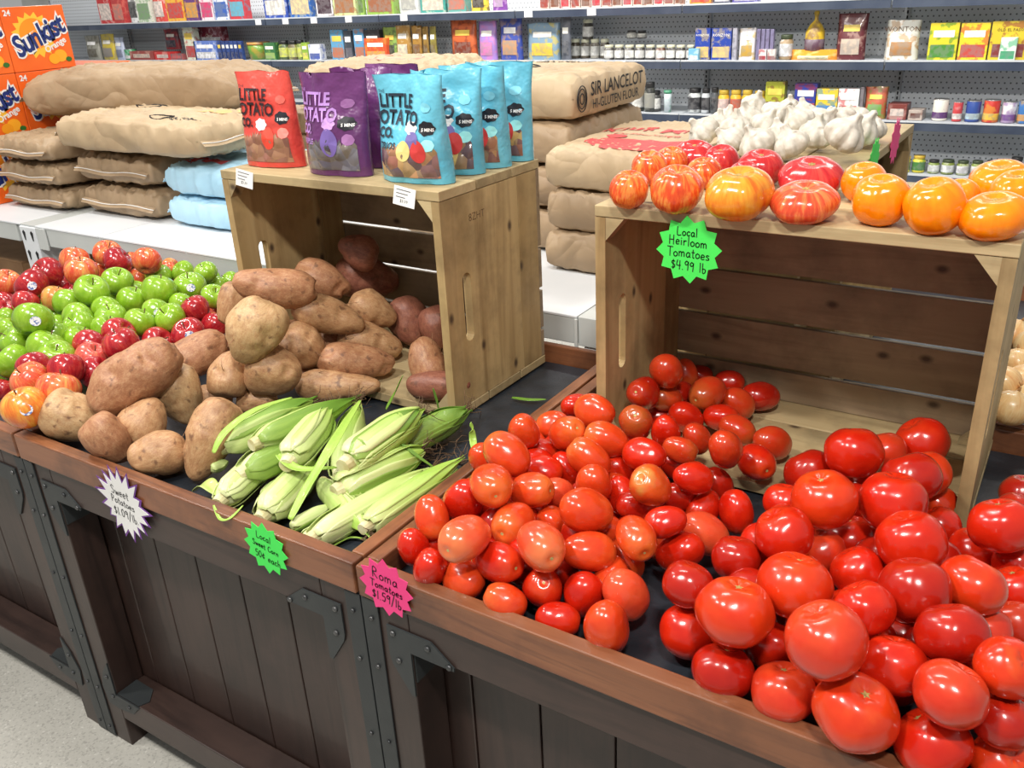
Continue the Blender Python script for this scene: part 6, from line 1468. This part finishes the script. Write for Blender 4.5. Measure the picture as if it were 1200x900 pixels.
blade('corn_leaf', [(-0.204, 0.48, 0.8), (-0.206, 0.477, 0.83), (-0.208, 0.472, 0.86)], 0.006, HUSKD, 'dark corn leaf curled against the crate floor edge')
blade('corn_leaf', [(-0.059, 0.394, 0.79), (-0.08, 0.42, 0.8), (-0.083, 0.422, 0.835)], 0.007, HUSK, 'light green leaf stub standing on the divider rail')
blade('corn_leaf', [(-0.143, 0.656, 0.775), (-0.102, 0.66, 0.776), (-0.071, 0.68, 0.776)], 0.006, HUSKD, 'flat dark leaf scrap on the liner behind the corn')
blade('corn_leaf', [(-0.101, 0.049, 0.775), (-0.092, 0.08, 0.776), (-0.064, 0.09, 0.776)], 0.002, HUSK, 'thin curved stem in the front right corner of the liner')
blade('corn_leaf', [(-0.322, 0.002, 0.813), (-0.289, -0.014, 0.805), (-0.269, -0.009, 0.81), (-0.274, 0.024, 0.815)], 0.003, HUSK, 'curled dry corn stem hanging over the front rim')
blade('corn_leaf', [(-0.285, 0.123, 0.86), (-0.228, 0.115, 0.85), (-0.186, 0.164, 0.84)], 0.009, HUSK, 'green corn leaf curling over the middle ears')
m = MB(); r_ = random.Random(3)
for k in range(150):
    c = Vector((r_.gauss(-.165, .032), r_.gauss(.36, .05), .768+r_.uniform(.0, .03))); 
    d = Vector((r_.uniform(-1, 1), r_.uniform(-1, 1), r_.uniform(-.1, .3)))*.016
    e = Vector((r_.uniform(-1, 1), r_.uniform(-1, 1), 0))*.009
    m.tube([c-d, c-d*.3+e, c+d*.4-e, c+d], [.0005, .0008, .0008, .0004], 4)
tag(m.build('corn_silk_tangle', SILK, None, True), 'tangled brown corn silk lying on the liner right of the corn', 'corn silk', None, 'stuff')
# ---- garlic
GM = pm('garlic_skin', (196, 187, 172), (222, 216, 204), 3, .5, .35, 30, stretch=(1, 1, .25), bdist=.02, coat=.1)
GM2 = pm('garlic_neck', (226, 218, 200), (240, 234, 222), 6, .6)
def garlic_proto(s):
    P_ = [(0, -.66), (.3, -.72), (.7, -.62), (.95, -.32), (1.0, 0), (.88, .32), (.60, .58), (.36, .74), (.25, .86), (.20, 1.0), (.18, 1.16), (.14, 1.21), (0, 1.22)]
    a = rnd.uniform(0, 6); k = rnd.choice((7, 8, 9)); bx_ = rnd.uniform(-.3, .3)
    def f(th, ph):
        t = (th/math.pi)*(len(P_)-1); t = len(P_)-1-t; i = min(int(t), len(P_)-2); f_ = t-i
        r = P_[i][0]*(1-f_)+P_[i+1][0]*f_; z = P_[i][1]*(1-f_)+P_[i+1][1]*f_
        cl = (abs(math.cos(k*ph/2+a))**.5-.7)*.40*max(0, 1-abs((z+.05)/.75))**.5
        r *= 1+cl+.03*noise.noise(Vector((math.cos(ph)*3, math.sin(ph)*3, z*3+s)))
        if z > .6: r *= 1+.2*math.cos(3*ph+a)
        return Vector((r*math.cos(ph)+bx_*max(0, z-.7)**2, r*math.sin(ph), z))
    m = MB(); m.surf(40, 44, f); return m.mesh('garlic_bulb', True)
GP = [garlic_proto(s) for s in range(5)]; rtm = MB()
for k in range(22):
    a = k*2.4; r = .04+.008*k; rtm.tube([(r*math.cos(a), r*math.sin(a), -.68), (r*1.3*math.cos(a), r*1.3*math.sin(a), -.76)], [.03, .015], 4)
RTM = rtm.mesh('roots'); RTM.materials.append(flat((170, 150, 116), .9))
for m_ in GP: m_.materials.append(GM)
it = []
for i, rec in enumerate(GARLIC):
    c, q, rb, col, ly = rec; o = bpy.data.objects.new('garlic_bulb', GP[i % 5]); C.objects.link(o); o.location = c; o.rotation_mode = 'QUATERNION'; o.rotation_quaternion = q; o.scale = (rb*1.02,)*3
    k = bpy.data.objects.new('roots', RTM); C.objects.link(k); k.parent = o
    tag(o, None, 'garlic', 'garlic bulbs on the rear crate'); it.append((o, c, 'white'))
zone_labels(it, lambda p: 'along the front edge of the pile' if p[1] < 1.08 else 'near the right edge of the pile' if p[0] > .33 else 'in the middle of the pile' if p[1] < 1.26 else 'at the back of the pile', 'garlic bulb')
# ---- onions
OM = fruit_streak('onion_skin', [(.3, (214, 150, 90)), (.5, (228, 188, 130)), (.7, (238, 214, 164))], .35, 6, .15, 2.4, .3); it = []
def onf(th, ph):
    z = .92*math.cos(th); r = math.sin(th)**.9
    if z > .6: z += .18*math.exp(-(r/.12)**2)
    return Vector((r*math.cos(ph), r*math.sin(ph), z))
om = MB(); om.surf(24, 26, onf); OME = om.mesh('onion_skin', True); OME.materials.append(OM)
nk = MB(); nk.tube([(0, 0, .95), (.01, 0, 1.12), (.03, .01, 1.24)], [.10, .07, .03], 8); NKM = nk.mesh('neck', True); NKM.materials.append(flat((176, 130, 80), .8))
for rec in ONIONS:
    c, q, rb, col, ly = rec; o = bpy.data.objects.new('onion', OME); C.objects.link(o); o.location = c; o.rotation_mode = 'QUATERNION'; o.rotation_quaternion = q; o.scale = (rb,)*3
    k = bpy.data.objects.new('neck', NKM); C.objects.link(k); k.parent = o
    tag(o, None, 'onion', 'onions in the rear bin'); it.append((o, (c[0], c[1], 0), 'pale yellow'))
from bpy_extras.object_utils import world_to_camera_view as _w
it.sort(key=lambda t: -_w(SC, cam, t[0].location).y)
for i, t in enumerate(it): t[0]['label'] = 'pale yellow onion right of the crate, %s from the top of %d' % (ORD[i], len(it))

# ------------------------------------------------------------ potato bags on the left crate
BC = {'red': ((206, 66, 58), (222, 84, 72)), 'purple': ((92, 44, 96), (112, 58, 116)), 'blue': ((92, 178, 204), (112, 194, 216))}
def vor(name, cols):
    m, n, L, b = nt(name, .18, 0, .6); v = coords(n, L); vo = n.new('ShaderNodeTexVoronoi'); L.new(v, vo.inputs[0]); vo.inputs['Scale'].default_value = 40; vo.inputs['Randomness'].default_value = .8
    sx = n.new('ShaderNodeSeparateColor'); L.new(vo.outputs['Color'], sx.inputs[0])
    c = ramp(n, L, sx.outputs[0], [(i/(len(cols)-1), lin(k)) for i, k in enumerate(cols)])
    d = ramp(n, L, vo.outputs['Distance'], [(.0, (1, 1, 1, 1)), (.75, (0, 0, 0, 1))]); L.new(c, b.inputs['Base Color']); bumpn(n, L, b, d, 1, .008)
    return m
VM = {'red': vor('bagged_red_potatoes', [(150, 100, 84), (170, 128, 96), (120, 76, 66), (180, 140, 104)]), 'purple': vor('bagged_purple_potatoes', [(96, 92, 104), (120, 116, 120), (76, 70, 86), (130, 120, 110)]), 'blue': vor('bagged_mixed_potatoes', [(206, 178, 110), (160, 104, 86), (90, 80, 90), (196, 160, 100)])}
def potato_bag(x, y, rz, kind, label, seed, full=True, W=.158, H=.198, T=.075, z=1.2465):
    u = empty('potato_bag', (x, y, z), rz); tag(u, label, 'bag', '%s bags of small potatoes' % kind)
    mt = pm('bag_film_'+kind, BC[kind][0], BC[kind][1], 6, .30, .9, 11, coat=.3, bdist=.02)
    o, f = pouch('film', W, H, T, mt, u, seed, 30, 34, .009)
    if not full: return u
    F = f(-1)
    def on(a, b, e=.0012): # a,b in metres from bag centre-bottom
        p = F(max(.01, min(.99, a/W+.5)), max(0, min(1, b/H))); return Vector((p.x, p.y-e, p.z))
    wm = MB(); wm.grid(30, 8, lambda a, b: on((a-.5)*W*.84, H*.06+b*(H*(.27+.018*(1 if int(a*30) % 2 else -1)+(.03 if .2 < a < .8 else 0))))); wo = wm.build('clear_window', VM[kind], u, True)
    ink = {'red': (46, 28, 34), 'purple': (176, 130, 200), 'blue': (28, 40, 56)}[kind]; IK = flat(ink, .5)
    for t_, sz, a, b in (('LITTLE', .034, -.030, .150), ('POTATO', .036, -.030, .120), ('CO.', .026, -.055, .093), ('THE', .009, -.066, .168)):
        me = text_mesh(t_, sz, .0011 if sz > .02 else 0, 2); link('lettering', map_mesh(me, lambda x_, y_: on(a+x_*.86, b+y_, .0026), 0), IK, u)
    if kind == 'blue': link('lettering', map_mesh(text_mesh('TRIOS', .016, .0004, 2), lambda x_, y_: on(-.047+x_, .070+y_, .0026)), IK, u)
    if kind == 'purple': link('lettering', map_mesh(text_mesh('PURPLE', .015, .0004, 2), lambda x_, y_: on(-.050+x_, .070+y_, .0026)), IK, u)
    def blob(name, a, b, ra, rb_, m, e=.0016, bump=.0):
        q = MB(); n_ = 28; cs = q.bm.verts.new(on(a, b, e)); vs = []
        for k in range(n_):
            t = 2*math.pi*k/n_; w1 = 1+bump*math.cos(7*t); vs.append(q.bm.verts.new(on(a+ra*w1*math.cos(t), b+rb_*w1*math.sin(t), e)))
        for k in range(n_): q.bm.faces.new((cs, vs[k], vs[(k+1) % n_]))
        return q.build(name, m, u)
    blob('speech_bubble', .012 if kind != 'red' else -.010, .105 if kind != 'red' else .090, .017, .012, WHITE if kind != 'purple' else flat((196, 150, 214), .5), .0016, .10)
    blob('round_badge', .052, .105, .018, .013, flat((36, 36, 44), .4), .0016, .08)
    blob('round_badge', .050, .142, .013, .009, flat(tuple(min(255, v+26) for v in BC[kind][1]), .4), .0016, .03)
    blob('round_badge', .054, .074, .013, .011, flat(tuple(min(255, v+60) for v in BC[kind][1]), .4), .0016, .03)
    link('lettering', map_mesh(text_mesh('5 MINS', .0085, .0003, 1), lambda x_, y_: on(.055+x_, .102+y_, .0024)), WHITE, u)
    if kind == 'blue': blob('potato_print', -.004, .062, .017, .019, flat((226, 206, 130), .5), .0020); blob('potato_print', .032, .062, .018, .021, flat((208, 62, 60), .5), .0022); blob('potato_print', .018, .082, .016, .016, flat((118, 108, 172), .5), .0018)
    elif kind == 'red': blob('potato_print', .012, .062, .018, .023, flat((222, 70, 50), .5), .0020)
    else: blob('potato_print', .012, .068, .020, .028, flat((124, 102, 176), .5), .0020)
    return u
potato_bag(-.714, .618, .12, 'red', 'red bag of little potatoes at the left end of the crate top', 1)
potato_bag(-.498, .592, .02, 'purple', 'purple bag of little potatoes in front, between red and blue bags', 2, W=.165, H=.200)
potato_bag(-.290, .588, .04, 'blue', 'frontmost light blue potato bag, whole front visible', 3, W=.168)
potato_bag(-.282, .684, .12, 'blue', 'light blue potato bag directly behind the frontmost blue one', 4)
potato_bag(-.270, .764, .10, 'blue', 'third light blue potato bag counting back from the crate front', 5)
potato_bag(-.262, .842, .06, 'blue', 'rearmost light blue potato bag, beside the sack lettered in black', 6)
potato_bag(-.505, .690, .04, 'purple', 'purple potato bag second from the front, only its top showing', 7, False)
potato_bag(-.500, .785, .0, 'purple', 'rearmost purple potato bag, only its top showing', 8, False)

# ------------------------------------------------------------ price signs and tags
NEON_G = pm('neon_green_card', (66, 226, 84), (72, 232, 92), 4, .6); NEON_P = pm('neon_pink_card', (236, 60, 130), (242, 72, 142), 4, .6); PURP = flat((116, 60, 150), .5)
def star(loc, eul, pts_n, ro, ri, mat, label, lines, lw=.0010, tilt=0, stretch=(1, 1), jag=0, back=None, name='price_sign', seed=0, ink=INK):
    M = Matrix.Rotation(eul[2], 3, 'Z') @ Matrix.Rotation(eul[0], 3, 'X') @ Matrix.Rotation(tilt, 3, 'Z')
    r_ = random.Random(seed); P_ = []
    for k in range(pts_n*2):
        a = math.pi*k/pts_n+.1; r = ro*(1+r_.uniform(-jag, jag)) if k % 2 == 0 else ri*(1+r_.uniform(-jag, jag)*.4); P_.append((r*math.cos(a)*stretch[0], r*math.sin(a)*stretch[1]))
    m = MB(); m.poly([(a, b, 0) for a, b in P_], (0, 0, 1), .0007); o = m.build(name, mat); o.rotation_euler = M.to_euler(); o.location = loc
    tag(o, label, 'price sign', 'hand-lettered star price signs')
    if lines:
        me = handwrite(lines, 0, lw); l = link('lettering', me, ink, o); l.location.z = .0012
    if back:
        m = MB(); m.poly([(a*1.13, b*1.11, 0) for a, b in P_], (0, 0, 1), .0006); k = m.build('purple_border', back, o); k.location.z = -.0008
    return o
hp = math.pi/2
star((-.571, -.012, .747), (hp, 0, 0), 17, .066, .046, WHITE, 'white jagged price sign with purple border for sweet potatoes', [('Sweet', -.004, .026, .018), ('Potatoes', .0, .004, .0155), ('$1.09/lb.', .004, -.022, .0175)], .0008, -.10, (1.0, 1.12), .14, PURP, seed=2)
star((-.190, -.0115, .778), (hp, 0, 0), 12, .050, .039, NEON_G, 'bright green star price sign for sweet corn on the cherry rim', [('Local', -.003, .021, .0125), ('Sweet Corn', 0, .002, .0105), ('50¢ each', .004, -.019, .0130)], .0007, -.14)
star((.064, -.0115, .794), (hp, 0, 0), 12, .051, .040, NEON_P, 'bright pink star price sign for roma tomatoes', [('Roma', -.001, .019, .018), ('Tomatoes', .001, -.001, .0130), ('$1.59/lb.', .004, -.021, .0150)], .0008, -.10)
star((.299, .5275, 1.187), (hp, 0, 0), 12, .056, .045, NEON_G, 'bright green star price sign for heirloom tomatoes', [('Local', -.003, .029, .0135), ('Heirloom', -.001, .013, .0150), ('Tomatoes', .000, -.006, .0155), ('$4.99 lb', .002, -.028, .0155)], .0008, -.02)
star((.4545, 1.30, 1.243), (hp, 0, hp), 12, .050, .038, NEON_P, 'pink star price sign seen edge-on at the rear corner of the garlic crate', [])
star((.4545, 1.10, 1.236), (hp, 0, hp), 12, .046, .036, NEON_G, 'green star price sign seen edge-on on the side of the garlic crate', [])
def price_tag(x, y, z, label, s):
    m = MB(); m.bx(-.026, .026, -.0006, .0, -.018, .018, 0); o = m.build('price_tag', WHITE); o.location = (x, y, z); o.rotation_euler = (-.12, .14, 0); tag(o, label, 'price tag', 'white price tags on the left crate')
    me = text_mesh(s, .0085, 0, 1); link('lettering', map_mesh(me, lambda a, b: Vector((a, -.0010, b-.009))), INK, o)
    m = MB()
    for k in range(3): m.bx(-.020, .014-.006*k, -.0009, -.0006, .011-.007*k, .0125-.007*k)
    m.build('small_print', flat((90, 90, 96), .6), o)
price_tag(-.723, .5255, 1.232, 'small white price tag at the left corner of the crate front', '$3.39')
price_tag(-.272, .5165, 1.230, 'small white price tag at the right corner of the crate front', '$3.39')
